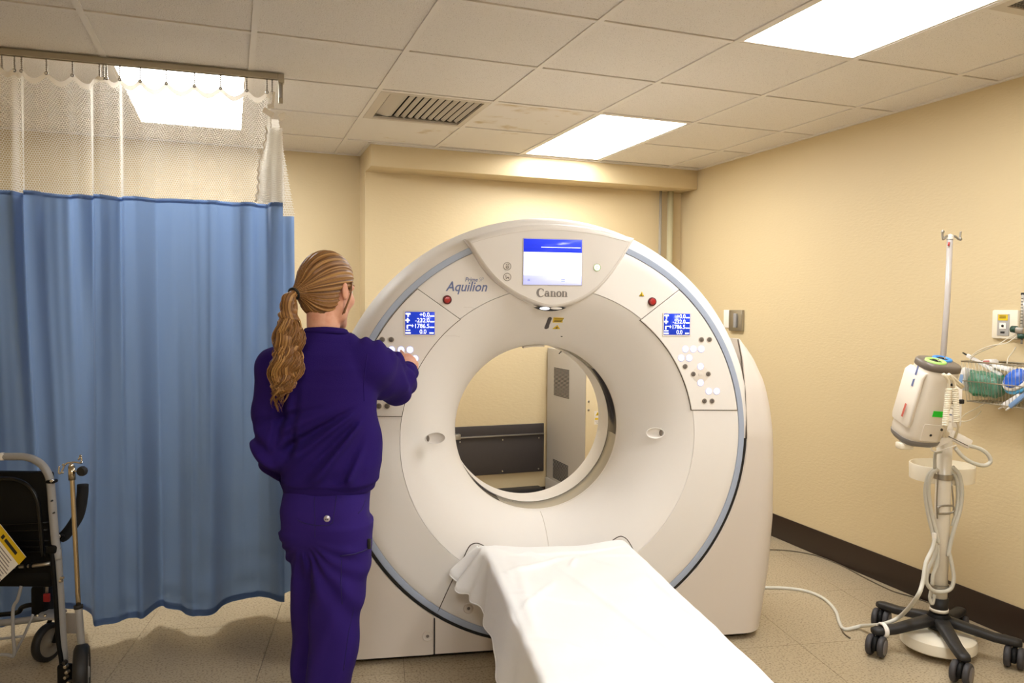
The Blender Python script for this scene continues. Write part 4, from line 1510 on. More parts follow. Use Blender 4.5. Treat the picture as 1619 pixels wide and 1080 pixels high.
# hooks and scalloped header tape
hook_px = [-60, -30, 7, 27, 38, 77, 118, 160, 166, 171, 192, 224, 265, 309, 350, 391, 423, 431]
hs_ = [rail_s(px, 0) for px in hook_px]
ZH = CH - 0.088
GR = lathe('grommet', [(0.0030, -0.002), (0.0075, -0.0035), (0.0085, 0.0), (0.0075, 0.0035), (0.0030, 0.002), (0.0030, -0.002)], STEEL, cu, n=14, axis='y')
grommets = []
for i, sx in enumerate(hs_):
    g = GR if i == 0 else GR.copy()
    if i:
        COL.objects.link(g)
    p = rail_pt(sx, 0.006, ZH)
    g.location = p; g.rotation_euler = (0, 0, math.atan2(RD[1], RD[0]))
    VF = ([], [])
    z0, z1 = ZH + 0.004, CH - 0.026
    for k in range(7):
        zc = z0 + (z1 - z0) * (k + 0.5) / 7
        V_, F_ = revolve([(0.0003, -0.0044), (0.0038, -0.0022), (0.0044, 0), (0.0038, 0.0022), (0.0003, 0.0044)], 7, 'z', centre=tuple(rail_pt(sx, 0.0, zc)))
        b = len(VF[0]); VF[0].extend(V_); VF[1].extend([tuple(b + q for q in f) for f in F_])
    add_tube(VF, [rail_pt(sx, 0.0, z0 - 0.004), rail_pt(sx, 0.0, z1 + 0.004)], 0.001, 5)
    raw('hook_chain', VF[0], VF[1], STEEL, cu)


def header_z(sx):
    """height of the tape's top edge along the track"""
    for a, b in zip(hs_[:-1], hs_[1:]):
        if a <= sx <= b:
            w = b - a
            t = (sx - a) / max(w, 1e-6)
            return ZH + 0.006 - min(0.034, 0.36 * w) * (math.sin(PI * t) ** 1.2)
    return ZH + 0.006


hg = gs[gs <= hs_[-1]]
hzs = np.array([header_z(x) for x in hg])
hoff = np.interp(hg, gs, offT) * 0.35
V = []
for dz in (0.0, -0.024):
    for i, sx in enumerate(hg):
        V.append(rail_pt(sx, hoff[i] + 0.002, hzs[i] + dz))
m_ = len(hg)
Q = np.array([(k, k + 1, m_ + k + 1, m_ + k) for k in range(m_ - 1)])
o = np_mesh('header_tape', np.array(V), Q, TAPE, cu)


def netting(name, pos, nu, nw, m, parent, w=0.0023, cell=None):
    """honeycomb net as flat threads; pos(i, j) -> point, i across, j up"""
    V, Fc = [], []
    pts = {}

    def P(i, j):
        if (i, j) not in pts:
            pts[(i, j)] = np.array(pos(i, j))
        return pts[(i, j)]
    seg = []
    for j in range(nw):
        for i in range(nu):
            odd = j % 2
            a = (i + 0.5 * odd, j)
            # zig-zag thread and short uprights
            seg.append(((i + 0.5 * odd, j + 0.30), (i + 0.5 + 0.5 * odd, j + 0.0)))
            seg.append(((i + 0.5 + 0.5 * odd, j + 0.0), (i + 1.0 + 0.5 * odd, j + 0.30)))
            seg.append(((i + 0.5 * odd, j + 0.30), (i + 0.5 * odd, j + 1.0)))
    for a, b in seg:
        pa, pb = P(*a), P(*b)
        if pa is None or pb is None:
            continue
        t = pb - pa
        L = np.linalg.norm(t)
        if L < 1e-5:
            continue
        t /= L
        nn = np.cross(t, RN); nn = nn / (np.linalg.norm(nn) + 1e-9) * (w / 2)
        k = len(V)
        V += [pa - nn, pb - nn, pb + nn, pa + nn]
        Fc.append((k, k + 1, k + 2, k + 3))
    o = raw(name, V, Fc, m, parent, False)
    o['kind'] = 'stuff'
    return o


# the net is fuller than the track: extra cloth sits in the folds
arc = np.concatenate([[0], np.cumsum(np.hypot(np.diff(hg), np.diff(np.interp(hg, gs, offT))))])
CW, CHh = 0.0100, 0.0098
NU = int(arc[-1] / CW)
ZN0 = ZT + 0.004
NW = int((ZH - 0.010 - ZN0) / CHh)


def netpos(i, j):
    sx = float(np.interp(i * CW, arc, hg))
    zt = float(np.interp(sx, hg, hzs)) - 0.020
    z = ZN0 + (zt - ZN0) * j / NW
    k = (z - ZN0) / (ZH - ZN0)
    off = float(np.interp(sx, gs, offT)) * (1 - 0.65 * k) + 0.002 * math.sin(sx * 90 + 2 * k)
    return rail_pt(sx, off, z)


netting('netting', netpos, NU, NW, NETM, cu)

# gathered leading edge: doubled netting bunched under the last hook
s0g, s1g, sT = rail_s(404, 0), rail_s(447, 0), rail_s(433, 0)


def gather(off0, sa, sb, amp, ph, cw):
    def f(i, j):
        k = j / 34.0
        z = ZN0 + (2.335 - ZN0) * k
        t = i * cw
        w = (sb - sa) * (1 - 0.42 * k)
        mid = (sa + sb) / 2 * (1 - k) + (sT + 0.004) * k
        sx = mid + (t - 0.5) * w + 0.006 * math.sin(9 * k + ph) * (1 - t)
        return rail_pt(sx, off0 + amp * math.sin(t * 14 + ph + k), z)
    return f


netting('gathered_netting', gather(0.050, s0g, s1g, 0.012, 0.3, 1 / 24), 24, 34, NETM, cu, w=0.0030)
netting('gathered_netting', gather(0.030, s0g + 0.01, s1g, 0.014, 2.0, 1 / 26), 26, 34, NETM, cu, w=0.0030)
netting('gathered_netting', gather(0.016, s0g + 0.02, s1g + 0.01, 0.014, 4.0, 1 / 26), 26, 34, NETM, cu, w=0.0030)
# ruffled selvedge of the gather
path = []
for k in np.linspace(0, 1, 60):
    p = gather(0.055, s0g, s1g, 0.01, 0.3, 1)(0, 34 * k)
    path.append(p + RN * 0.006 * math.sin(40 * k) + RD * (0.004 * math.sin(55 * k) - 0.002))
tube('selvedge', path, 0.0045, TAPE, cu, n=6)
for (px, py, dy, w_, h_, ang) in ((424, 178, 0.05, 0.05, 0.026, 0.5), (447, 184, 0.045, 0.036, 0.028, -0.5), (428, 168, 0.05, 0.03, 0.02, -0.2), (412, 240, 0.06, 0.03, 0.022, 0.9)):
    P = on_y(px, py, RB[1] - dy)
    box('tape_fold', tuple(P), (w_, 0.006, h_), TAPE, cu, bev=0.002, rot=Matrix.Rotation(ang, 3, 'Y'))
P = on_y(432, 158, RB[1] - 0.03)
box('tape_fold', tuple(P), (0.012, 0.006, 0.075), TAPE, cu, bev=0.002, rot=Matrix.Rotation(0.1, 3, 'Y'))

# end of the curtain turned back behind the leading edge
sa, sb = rail_s(446, 0) - 0.02, rail_s(466, 0)
gs2 = np.linspace(sa, sb + 0.008, 24)
V = []
zr2 = np.linspace(0.115, ZT - 0.045, 30)
for z in zr2:
    for i, sx in enumerate(gs2):
        t = i / 23
        V.append(rail_pt(sx - 0.01 * (z / 2), -0.05 - 0.02 * t + 0.010 * math.sin(t * 7 + z), z))
Q = np.array([(i * 24 + k, i * 24 + k + 1, (i + 1) * 24 + k + 1, (i + 1) * 24 + k) for i in range(29) for k in range(23)])
o = np_mesh('turned_back_cloth', np.array(V), Q, BLUEC, cu)


def backnet(i, j):
    k = j / 40.0
    z = ZT - 0.045 + (2.40 - ZT + 0.045) * k
    lo = (sa) * (1 - k) + (sT - 0.01) * k
    hi = (sb) * (1 - k) + (sT + 0.022) * k
    return rail_pt(lo + (hi - lo) * i / 10.0, -0.05 - 0.01 * k, z)


netting('netting', backnet, 10, 40, NETM, cu, w=0.0026)

# ================================================================== frames in the camera's heading, for things measured along it
HY = YAW                                                # heading of the view about z


class Rig:
    """an Empty on the floor under a photo point, turned to the view's heading"""

    def __init__(self, name, label, cat, px, dep, turn=0.0):
        P = at(px, 560, dep)
        self.o = thing(name, label, cat, (P[0], P[1], 0.0), HY + turn)
        self.org = np.array([P[0], P[1], 0.0]); self.a = HY + turn

    def loc(self, W):
        d = np.asarray(W, float) - self.org
        c, s = math.cos(-self.a), math.sin(-self.a)
        return np.array([c * d[0] - s * d[1], s * d[0] + c * d[1], d[2]])

    def p(self, px, py, dep):
        return self.loc(at(px, py, dep))

    def fl(self, px, py, z=0.0):
        return self.loc(on_z(px, py, z))

# ================================================================== THE PERSON AT THE PANEL
PR = Rig('person', 'person with a long wavy ponytail in purple sweater and scrub trousers pressing a scanner button', 'person', 515, 2.6)
per = PR.o
P_ = PR.p
tw = O0 + GU * G(634, 554.5)[0] + GV * (-0.0150) + np.array([0, 0, G(634, 554.5)[1]])
TIP = PR.loc(tw)
ar = np.arange

# head frame: turned right and tilted down
HA, HT = math.radians(-27), math.radians(9)
HC = np.array([0.004, 0.015, 1.572])
hr = np.array([math.cos(HA), math.sin(HA), 0])
hf0 = np.array([-math.sin(HA), math.cos(HA), 0])
hf = hf0 * math.cos(HT) + np.array([0, 0, -1]) * math.sin(HT)
hu = np.cross(hr, hf)


def hp(r, f, u):
    return HC + hr * r + hf * f + hu * u


body = Field(ar(-0.30, 0.32, 0.004), ar(-0.26, 0.70, 0.004), np.concatenate([ar(0.0, 1.20, 0.014), ar(1.20, 1.72, 0.0034)]))
# legs and trunk (under the clothes)
body.chain([P_(500, 840, 2.62), (-0.03, 0.07, 0.50), (-0.045, 0.085, 0.09)], [0.075, 0.055, 0.036], 0.03)
body.chain([P_(540, 840, 2.58), (0.028, -0.045, 0.50), (-0.012, -0.03, 0.09)], [0.075, 0.055, 0.036], 0.03)
body.chain([(-0.045, 0.07, 0.05), (-0.03, 0.20, 0.035)], [0.036, 0.028], 0.02)
body.chain([(-0.012, -0.045, 0.05), (0.03, 0.08, 0.035)], [0.036, 0.028], 0.02)
body.loft([(0.72, 0.012, 0, 0.125, 0.10), (0.85, 0.008, 0, 0.125, 0.090), (0.95, 0.010, 0, 0.115, 0.080), (1.05, 0.012, 0, 0.120, 0.085), (1.25, 0.008, 0, 0.145, 0.09), (1.34, 0.005, 0, 0.135, 0.075), (1.39, 0.005, 0, 0.07, 0.05)], 0.03)
SHR, ELR, WRR = P_(586, 574, 2.60), P_(622, 606, 2.82), P_(644, 583, 3.045)
SHL, ELL, WRL = P_(440, 582, 2.58), P_(432, 712, 2.57), P_(458, 748, 2.85)
body.chain([SHR, ELR], [0.045, 0.036], 0.02); body.chain([ELR, WRR], [0.036, 0.024], 0.015)
body.chain([SHL, ELL], [0.045, 0.036], 0.02); body.chain([ELL, WRL], [0.036, 0.024], 0.015)
# neck and head
body.chain([(0.0, -0.012, 1.36), hp(0, -0.022, -0.06)], [0.058, 0.050], 0.025)
RZ = HA
body.ell(hp(0, -0.012, 0.030), (0.074, 0.095, 0.092), 0.02, RZ)
body.ell(hp(0, 0.030, -0.035), (0.061, 0.060, 0.082), 0.03, RZ)
for s in (-1, 1):
    body.chain([hp(s * 0.054, -0.005, -0.045), hp(s * 0.046, 0.02, -0.082), hp(s * 0.012, 0.074, -0.106)], [0.016, 0.017, 0.017], 0.02)
    body.ell(hp(s * 0.038, 0.066, -0.028), (0.022, 0.020, 0.020), 0.02, RZ)
    body.chain([hp(s * 0.012, 0.088, 0.022), hp(s * 0.046, 0.072, 0.018)], [0.008, 0.007], 0.012)
    body.ell(hp(s * 0.031, 0.092, 0.002), (0.013, 0.010, 0.008), 0.008, RZ, op='cut')
    body.ell(hp(s * 0.0775, -0.004, -0.006), (0.008, 0.021, 0.031), 0.006, RZ + s * 0.35)
    body.ell(hp(s * 0.090, 0.004, -0.004), (0.008, 0.011, 0.017), 0.0, RZ, op='cut')
body.chain([hp(0, 0.090, 0.008), hp(0, 0.108, -0.030)], [0.007, 0.011], 0.012)
for s in (-1, 1):
    body.ell(hp(s * 0.011, 0.098, -0.034), (0.008, 0.009, 0.007), 0.008, RZ)
body.chain([hp(-0.020, 0.086, -0.068), hp(0.0, 0.095, -0.064), hp(0.020, 0.086, -0.068)], [0.005, 0.007, 0.005], 0.006)
body.chain([hp(-0.017, 0.086, -0.078), hp(0.0, 0.094, -0.078), hp(0.017, 0.086, -0.078)], [0.005, 0.007, 0.005], 0.006)
body.ell(hp(0, 0.080, -0.108), (0.018, 0.014, 0.014), 0.02, RZ)


def hand(wr, mcp, fing, thumb, r):
    wr = np.array(wr)
    for q in mcp:
        body.cap(wr, q, 0.021, 0.0115, 0.012)
    for i in range(3):
        body.cap(mcp[i], mcp[i + 1], 0.0115, 0.0105, 0.010)
    for q, chain in zip(mcp, fing):
        pts = [q] + chain
        n = len(pts)
        body.chain(pts, [r, r * 0.94, r * 0.85, r * 0.78][:n], 0.0035)
    body.chain([wr + (np.array(thumb[0]) - wr) * 0.3] + list(thumb), [0.014, 0.0125, 0.0095, 0.0078], 0.006)


mid = (P_(638, 563, 3.125) + TIP) / 2
hand(WRR, [P_(638.5, 564, 3.118), P_(645.5, 564.5, 3.122), P_(651.5, 569, 3.118), P_(656, 575, 3.108)],
     [[P_(637, 559.5, 3.150), P_(635.5, 557, 3.172), TIP],
      [P_(648.5, 563.5, 3.158), P_(649, 570.5, 3.160), P_(646.5, 576, 3.140)],
      [P_(655, 568.5, 3.150), P_(655, 576, 3.152), P_(652, 581, 3.132)],
      [P_(659, 575.5, 3.132), P_(658.5, 582, 3.134), P_(655.5, 586, 3.118)]],
     [P_(634.5, 577, 3.085), P_(630.5, 571.5, 3.112), P_(632.5, 566, 3.136)], 0.0082)
d = (WRL - ELL) / np.linalg.norm(WRL - ELL)
hd = np.array([0.25, 0.95, -0.22]); hd /= np.linalg.norm(hd)
sd = np.array([0.25, -0.06, -0.95]); sd /= np.linalg.norm(sd)
bk = np.cross(hd, sd)
mc = [WRL + hd * 0.085 + sd * (0.030 - 0.020 * i) for i in range(4)]
hand(WRL, mc, [[q + hd * 0.035 * k - bk * 0.004, q + hd * 0.055 * k - bk * 0.016, q + hd * 0.066 * k - bk * 0.032] for q, k in zip(mc, (0.85, 1.0, 0.95, 0.8))],
     [WRL + hd * 0.03 + sd * 0.035, WRL + hd * 0.062 + sd * 0.050, WRL + hd * 0.09 + sd * 0.048], 0.0082)
Vb, Qb = body.mesh()
bo = np_mesh('body', Vb, Qb, SKIN, per, relax=1)
EYEW = mat('eye_white', (238, 232, 226), 0.2); IRIS = mat('iris', (70, 84, 96), 0.2); LIP = mat('lip', (190, 110, 104), 0.4)
for s in (-1, 1):
    c = hp(s * 0.031, 0.0775, 0.002)
    Ve, Fe = revolve([(0.0105 * math.sin(a), -0.0105 * math.cos(a)) for a in np.linspace(0.02, PI - 0.02, 9)], 14, 'z', centre=tuple(c))
    e = raw('eye', Ve, Fe, EYEW, per)
    ci = c + hf * 0.0096
    V2 = [ci] + [ci + 0.005 * (hr * math.cos(a) + hu * math.sin(a)) - hf * 0.0012 for a in np.linspace(0, 2 * PI, 13)[:-1]]
    raw('iris', V2, [(0, 1 + k, 1 + (k + 1) % 12) for k in range(12)], IRIS, e)
    tube('eyebrow', [hp(s * 0.014, 0.0945, 0.024), hp(s * 0.030, 0.090, 0.030), hp(s * 0.048, 0.078, 0.026)], [0.0022, 0.0028, 0.0014], HAIR, per, n=6)

# ---- hair pulled back to the tie
TIE = np.array([-0.080, -0.088, 1.556])
hairf = Field(ar(-0.13, 0.13, 0.003), ar(-0.15, 0.16, 0.003), ar(1.44, 1.73, 0.003))
hairf.ell(hp(0, -0.014, 0.030), (0.083, 0.103, 0.099), 0.0, RZ)
hairf.ell(hp(0, -0.040, -0.034), (0.070, 0.062, 0.068), 0.02, RZ)
hairf.chain([hp(-0.01, -0.07, 0.0), TIE], [0.050, 0.016], 0.035)
X = hairf.xs[:, None, None] - HC[0]; Y = hairf.ys[None, :, None] - HC[1]; Z = hairf.zs[None, None, :] - HC[2]
fr = X * hr[0] + Y * hr[1] + Z * hr[2]; ff = X * hf[0] + Y * hf[1] + Z * hf[2]; fu = X * hu[0] + Y * hu[1] + Z * hu[2]
line1 = ff - (0.036 + 0.42 * fu)                                   # forehead and temples
line2 = -(fu + 0.100 + 0.30 * (ff + 0.03))                        # nape
earcut = 0.030 - np.sqrt((ff - 0.006) ** 2 + (fu + 0.020) ** 2) - 0 * fr   # around the ears
hairf.S = np.maximum(np.maximum(hairf.S, line1 * 0.9), np.maximum(line2 * 0.9, earcut * (np.abs(fr) > 0.05) - 1 * (np.abs(fr) <= 0.05))).astype(np.float32)
axis = (HC + hf * 0.05 + hu * 0.02) - TIE; axis /= np.linalg.norm(axis)
e1 = np.cross(axis, [0, 0, 1.0]); e1 /= np.linalg.norm(e1); e2 = np.cross(axis, e1)


def phi_of(X, Y, Z):
    a = (X - TIE[0]) * e1[0] + (Y - TIE[1]) * e1[1] + (Z - TIE[2]) * e1[2]
    b = (X - TIE[0]) * e2[0] + (Y - TIE[1]) * e2[1] + (Z - TIE[2]) * e2[2]
    return np.arctan2(a, b)


hairf.warp(lambda X, Y, Z: 0.0016 * np.sin(38 * phi_of(X, Y, Z)) + 0.0011 * np.sin(83 * phi_of(X, Y, Z) + 1))
Vh, Qh = hairf.mesh()
ho_ = np_mesh('hair', Vh, Qh, HAIR, per)
ph = phi_of(Vh[:, 0], Vh[:, 1], Vh[:, 2])
strand_attr(ho_, ph * 9 + 20 + 0.25 * np.sin(60 * Vh[:, 2]))
# ponytail: wavy locks around a core
cen = np.array([TIE, TIE + (-0.010, -0.034, -0.020), (-0.086, -0.135, 1.480), (-0.085, -0.150, 1.400), (-0.090, -0.156, 1.330), (-0.102, -0.158, 1.262), (-0.114, -0.158, 1.215)])
wid = [0.013, 0.020, 0.033, 0.047, 0.053, 0.044, 0.014]
pc = np.array(smooth_path(cen, 8)); tt = np.linspace(0, 1, len(pc))
pw = np.interp(tt, np.linspace(0, 1, 7), wid)


def pcen(t):
    return np.array([np.interp(t, tt, pc[:, i]) for i in range(3)]), float(np.interp(t, tt, pw))


tailf = Field(ar(-0.20, 0.0, 0.004), ar(-0.24, -0.04, 0.004), ar(1.19, 1.60, 0.004))
tailf.chain(list(cen[:6]), [w * 0.80 for w in wid[:6]], 0.02)
tailf.warp(lambda X, Y, Z: 0.004 * np.sin(60 * X + 9 * np.sin(30 * Z)) * (Z < 1.53))
Vt, Qt = tailf.mesh()
Vt[:, 1] = -0.148 + (Vt[:, 1] + 0.148) * 0.72
core = np_mesh('ponytail', Vt, Qt, HAIR, per)
strand_attr(core, Vt[:, 0] * 120 + 2 * np.sin(30 * Vt[:, 2]) + 50)
VF = ([], []); sv = []
rr = np.random.default_rng(11)
clus = [(rr.uniform(0, 2 * PI), rr.uniform(0.35, 1.0), rr.uniform(0, 2 * PI), rr.uniform(3.6, 5.2), rr.uniform(0.80, 1.05)) for _ in range(30)]
for k in range(560):
    ca, crd, cp_, cf, cl = clus[k % 30]
    a = ca + rr.normal(0, 0.18); rad = min(1.12, crd + rr.normal(0, 0.10)); tend = min(1.08, cl + rr.normal(0, 0.035))
    path = []
    for t in np.linspace(0.0, tend, 30):
        c, w_ = pcen(min(t, 1.0))
        if t > 1:
            c = c + np.array([-0.004, 0, -0.5 * (t - 1)])
        grow = np.clip(t * 3 - 0.3, 0, 1)
        wv = grow * (0.0115 * math.sin(2 * PI * cf * t + cp_))
        wv2 = grow * (0.009 * math.cos(2 * PI * cf * t + cp_ + 0.6))
        ox = w_ * rad * math.cos(a) + wv; oy = 0.62 * w_ * rad * math.sin(a) + wv2
        path.append(c + np.array([ox, oy, 0.003 * math.sin(9 * t + a)]))
    nb = len(VF[0])
    rad_ = rr.uniform(0.0012, 0.0024)
    add_tube(VF, path, [rad_ * (1 if i < 24 else (30 - i) / 7) for i in range(30)], 5)
    sv += [100 + (k % 30) * 0.9 + rr.normal(0, 0.25)] * (len(VF[0]) - nb)
o = raw('hair_strands', VF[0], VF[1], HAIR, core)
o['kind'] = 'stuff'; strand_attr(o, sv)
tdir = pc[3] - pc[0]; tdir /= np.linalg.norm(tdir)
Tn = np.cross(tdir, [1, 0, 0.2]); Tn /= np.linalg.norm(Tn); Tb = np.cross(tdir, Tn)
tube('hair_tie', [TIE + tdir * 0.004 + 0.0175 * (math.cos(a) * Tn + math.sin(a) * Tb) for a in np.linspace(0, 2 * PI, 21)[:-1]], 0.0048, BLACK, per, n=8, closed=True)
# a loose lock in front of the ear
VF = ([], []); sv = []
for k in range(14):
    o_ = rr.normal(0, 0.0022, 3)
    pts = [hp(0.077, 0.026, 0.03), hp(0.081, 0.024, 0.0), hp(0.080, 0.018, -0.030), hp(0.075, 0.012, -0.058), hp(0.072, 0.008, -0.078)]
    nb = len(VF[0])
    add_tube(VF, smooth_path([p + o_ * (0.5 + i * .2) for i, p in enumerate(pts)], 4), 0.0011, 4)
    sv += [140 + k] * (len(VF[0]) - nb)
o = raw('loose_lock', VF[0], VF[1], HAIR, per); strand_attr(o, sv)

# ---- sweater
sw = Field(ar(-0.28, 0.36, 0.005), ar(-0.22, 0.52, 0.005), ar(0.85, 1.50, 0.005))
sw.loft([(0.905, 0.008, 0.005, 0.152, 0.118), (0.925, 0.014, 0.003, 0.168, 0.132), (0.985, 0.022, 0.0, 0.171, 0.132), (1.06, 0.020, -0.002, 0.164, 0.124), (1.16, 0.014, -0.006, 0.160, 0.120),
         (1.25, 0.010, -0.010, 0.162, 0.122), (1.31, 0.004, -0.010, 0.160, 0.116), (1.355, 0.002, -0.008, 0.140, 0.098), (1.395, 0.004, -0.006, 0.100, 0.076), (1.428, 0.004, -0.006, 0.072, 0.062)], 0.02)
sw.chain([(-0.07, -0.006, 1.375), SHL], [0.045, 0.072], 0.03)
sw.chain([(0.07, -0.006, 1.380), SHR], [0.045, 0.076], 0.03)
sw.chain([SHL, P_(432, 650, 2.575)], [0.072, 0.066], 0.02); sw.chain([P_(432, 650, 2.575), ELL], [0.066, 0.064], 0.02)
sw.chain([ELL, P_(448, 735, 2.70), P_(456, 745, 2.81)], [0.064, 0.058, 0.042], 0.02)
sw.chain([SHR, P_(604, 594, 2.72), ELR], [0.076, 0.084, 0.071], 0.025)
sw.chain([ELR, P_(634, 600, 2.93), P_(643, 589, 3.02)], [0.071, 0.055, 0.040], 0.02)


def sfold(X, Y, Z):
    back = 1 / (1 + np.exp((Y - 0.02) * 60))
    out = 0
    # fan of folds from the right armpit to the left hem
    th = np.arctan2(Z - 1.26, X - 0.24); R = np.hypot(Z - 1.26, X - 0.24)
    m = np.clip((R - 0.08) / 0.08, 0, 1) * np.clip((0.50 - R) / 0.12, 0, 1) * np.clip((1.20 - Z) / 0.08, 0, 1) * np.clip((Z - 0.92) / 0.03, 0, 1) * np.clip((0.155 - X) / 0.05, 0, 1)
    w1 = np.sin(25 * th + 0.6)
    out = out - 0.0150 * m * back * (np.sign(w1) * np.abs(w1) ** 1.5 + 0.35 * np.sin(47 * th))
    # vertical folds by the left arm
    m2 = np.clip((X + 0.17) / 0.03, 0, 1) * np.clip((-0.03 - X) / 0.06, 0, 1) * np.clip((Z - 1.0) / 0.06, 0, 1) * np.clip((1.30 - Z) / 0.08, 0, 1)
    out = out - 0.0085 * m2 * back * np.sin((X + 0.25 * (1.2 - Z) * 0.6) * 115)
    # rumples on the raised right shoulder and the elbows
    m3 = np.clip((X - 0.06) / 0.04, 0, 1) * np.clip((Z - 1.30) / 0.04, 0, 1)
    out = out - 0.0055 * m3 * np.sin(X * 150 + Z * 40) * np.clip((Y + 0.06) * 20, 0, 1)
    m4 = np.clip((X - 0.17) / 0.03, 0, 1) * np.clip((Y - 0.06) / 0.06, 0, 1)
    out = out - 0.0085 * m4 * np.sin(70 * (Z * 0.75 + Y * 0.55) + 6 * X)
    m5 = np.clip((-0.14 - X) / 0.02, 0, 1) * np.clip((1.12 - Z) / 0.06, 0, 1)
    out = out - 0.0085 * m5 * np.sin(95 * (Z * 0.8 + X * 0.7))
    out = out - 0.0042 * (np.sin(21 * X + 13 * Z) * np.sin(17 * Z - 9 * X + 8 * Y) + 0.6 * np.sin(37 * X - 29 * Z + 11 * Y))
    return out


sw.warp(sfold)
# hollow cuffs and neck
sw.cap(P_(645.2, 587, 3.03), P_(647, 584.5, 3.075), 0.033, 0.036, 0) if False else None
Vs, Qs = sw.mesh()
swo = np_mesh('sweater', Vs, Qs, SWEAT, per, relax=2)


def ring_path(c, ax, ra, rb, tilt=None, n=28):
    ax = np.array(ax, float); ax /= np.linalg.norm(ax)
    a = np.cross(ax, [0, 0, 1.0]) if abs(ax[2]) < 0.9 else np.array([1.0, 0, 0])
    a -= ax * (a @ ax); a /= np.linalg.norm(a); b = np.cross(ax, a)
    return [np.array(c) + ra * math.cos(t) * a + rb * math.sin(t) * b for t in np.linspace(0, 2 * PI, n + 1)[:-1]]


for k, (dz, r1) in enumerate(((0, 0.0085), (0.008, 0.006))):
    tube('collar', ring_path((0.003, -0.008, 1.424 + dz), (0.0, 0.16, 1), 0.069 - 0.002 * k, 0.060 - 0.002 * k), r1, SWEATR, per, n=8, closed=True)
cax = P_(645, 586, 3.045) - P_(634, 600, 2.93); cax /= np.linalg.norm(cax)
for k in range(4):
    c = P_(642.6, 589.6, 3.012) + cax * (0.010 * k)
    tube('cuff', ring_path(c, cax, 0.0365 - 0.0012 * k, 0.0365 - 0.0012 * k), 0.0068, SWEATR, per, n=8, closed=True)
cax = P_(456, 745, 2.81) - P_(448, 735, 2.70); cax /= np.linalg.norm(cax)
for k in range(4):
    tube('cuff', ring_path(P_(456, 745, 2.805) + cax * 0.010 * k, cax, 0.0365 - 0.0012 * k, 0.0365 - 0.0012 * k), 0.0068, SWEATR, per, n=8, closed=True)
V, Fc = [], []
rows = [(0.932, 0.166, 0.130), (0.922, 0.163, 0.127), (0.905, 0.156, 0.122), (0.893, 0.153, 0.119), (0.889, 0.149, 0.115)]
for (z, a, b) in rows:
    for k in range(72):
        t = 2 * PI * k / 72
        c, s = math.cos(t), math.sin(t)
        V.append((0.011 + a * np.sign(c) * abs(c) ** 0.9, 0.004 + b * np.sign(s) * abs(s) ** 0.9, z + 0.006 * c * 0.8))
for i in range(4):
    for k in range(72):
        Fc.append((i * 72 + k, i * 72 + (k + 1) % 72, (i + 1) * 72 + (k + 1) % 72, (i + 1) * 72 + k))
o = raw('waistband', V, Fc, SWEATR, per); fixn(o.data)

# ---- trousers
tr = Field(ar(-0.24, 0.24, 0.005), ar(-0.24, 0.26, 0.005), np.concatenate([ar(0.02, 0.40, 0.008), ar(0.40, 0.99, 0.005)]))


def px_x(px, dep):
    return P_(px, 700, dep)[0]


def px_z(py, dep):
    return P_(515, py, dep)[2]


rows = []
for (py, x0, x1, cy, b) in ((1180, 455, 540, -0.035, 0.088), (1080, 481, 552, -0.045, 0.088), (1040, 484, 562, -0.05, 0.090), (1000, 488, 568, -0.05, 0.093), (950, 488, 576, -0.045, 0.098), (900, 490, 582, -0.035, 0.108), (860, 492, 585, -0.03, 0.115), (830, 494, 585, -0.02, 0.115)):
    xa, xb = px_x(x0, 2.56), px_x(x1, 2.56)
    rows.append((px_z(py, 2.56), (xa + xb) / 2, cy, (xb - xa) / 2, b))
rows[0] = (0.03, rows[0][1] + 0.015, rows[0][2], 0.076, 0.092)
tr.loft(rows, 0.012, 2.3)
rows = []
for (py, x0, x1, cy, b) in ((1180, 460, 530, 0.09, 0.088), (1080, 458, 528, 0.085, 0.088), (1000, 460, 532, 0.075, 0.092), (950, 463, 537, 0.065, 0.098), (900, 466, 540, 0.045, 0.108), (860, 458, 540, 0.020, 0.115), (830, 450, 540, 0.005, 0.115)):
    xa, xb = px_x(x0, 2.67), px_x(x1, 2.67)
    rows.append((px_z(py, 2.67), (xa + xb) / 2, cy, (xb - xa) / 2, b))
rows[0] = (0.03, rows[0][1] + 0.005, rows[0][2], 0.076, 0.092)
tr.loft(rows, 0.012, 2.3)
tr.loft([(0.745, 0.014, 0.0, 0.120, 0.110), (0.785, 0.006, -0.004, 0.136, 0.120), (0.83, 0.003, -0.004, 0.144, 0.122), (0.88, 0.004, 0.002, 0.146, 0.116), (0.915, 0.008, 0.004, 0.144, 0.112), (0.955, 0.010, 0.004, 0.138, 0.105)], 0.035, 2.3)
tr.ell((-0.045, -0.062, 0.800), (0.078, 0.056, 0.095), 0.05)
tr.ell((0.060, -0.068, 0.800), (0.078, 0.056, 0.095), 0.05)


def tfold(X, Y, Z):
    out = 0.0
    th = np.arctan2(Z - 0.76, X + 0.05); R = np.hypot(Z - 0.76, X + 0.05)
    m = np.clip((R - 0.03) / 0.05, 0, 1) * np.clip((0.26 - R) / 0.1, 0, 1) * np.clip((0.77 - Z) / 0.08, 0, 1)
    out = out - 0.0038 * m * np.sin(19 * th)
    low = np.clip((0.72 - Z) / 0.1, 0, 1)
    out = out - low * 0.0042 * np.sin(17 * Z + 44 * X + 3 * np.sin(9 * Z + 9 * X))
    out = out - low * 0.0036 * np.sin(62 * (Z * 0.42 - X) + 8 * Y)
    m2 = np.clip((Z - 0.80) / 0.04, 0, 1)
    out = out - 0.0012 * m2 * np.sin(30 * X + 30 * Z)
    return out


tr.warp(tfold)
Vt, Qt = tr.mesh()
tro = np_mesh('trousers', Vt, Qt, SCRUB, per, relax=2)
from mathutils.bvhtree import BVHTree


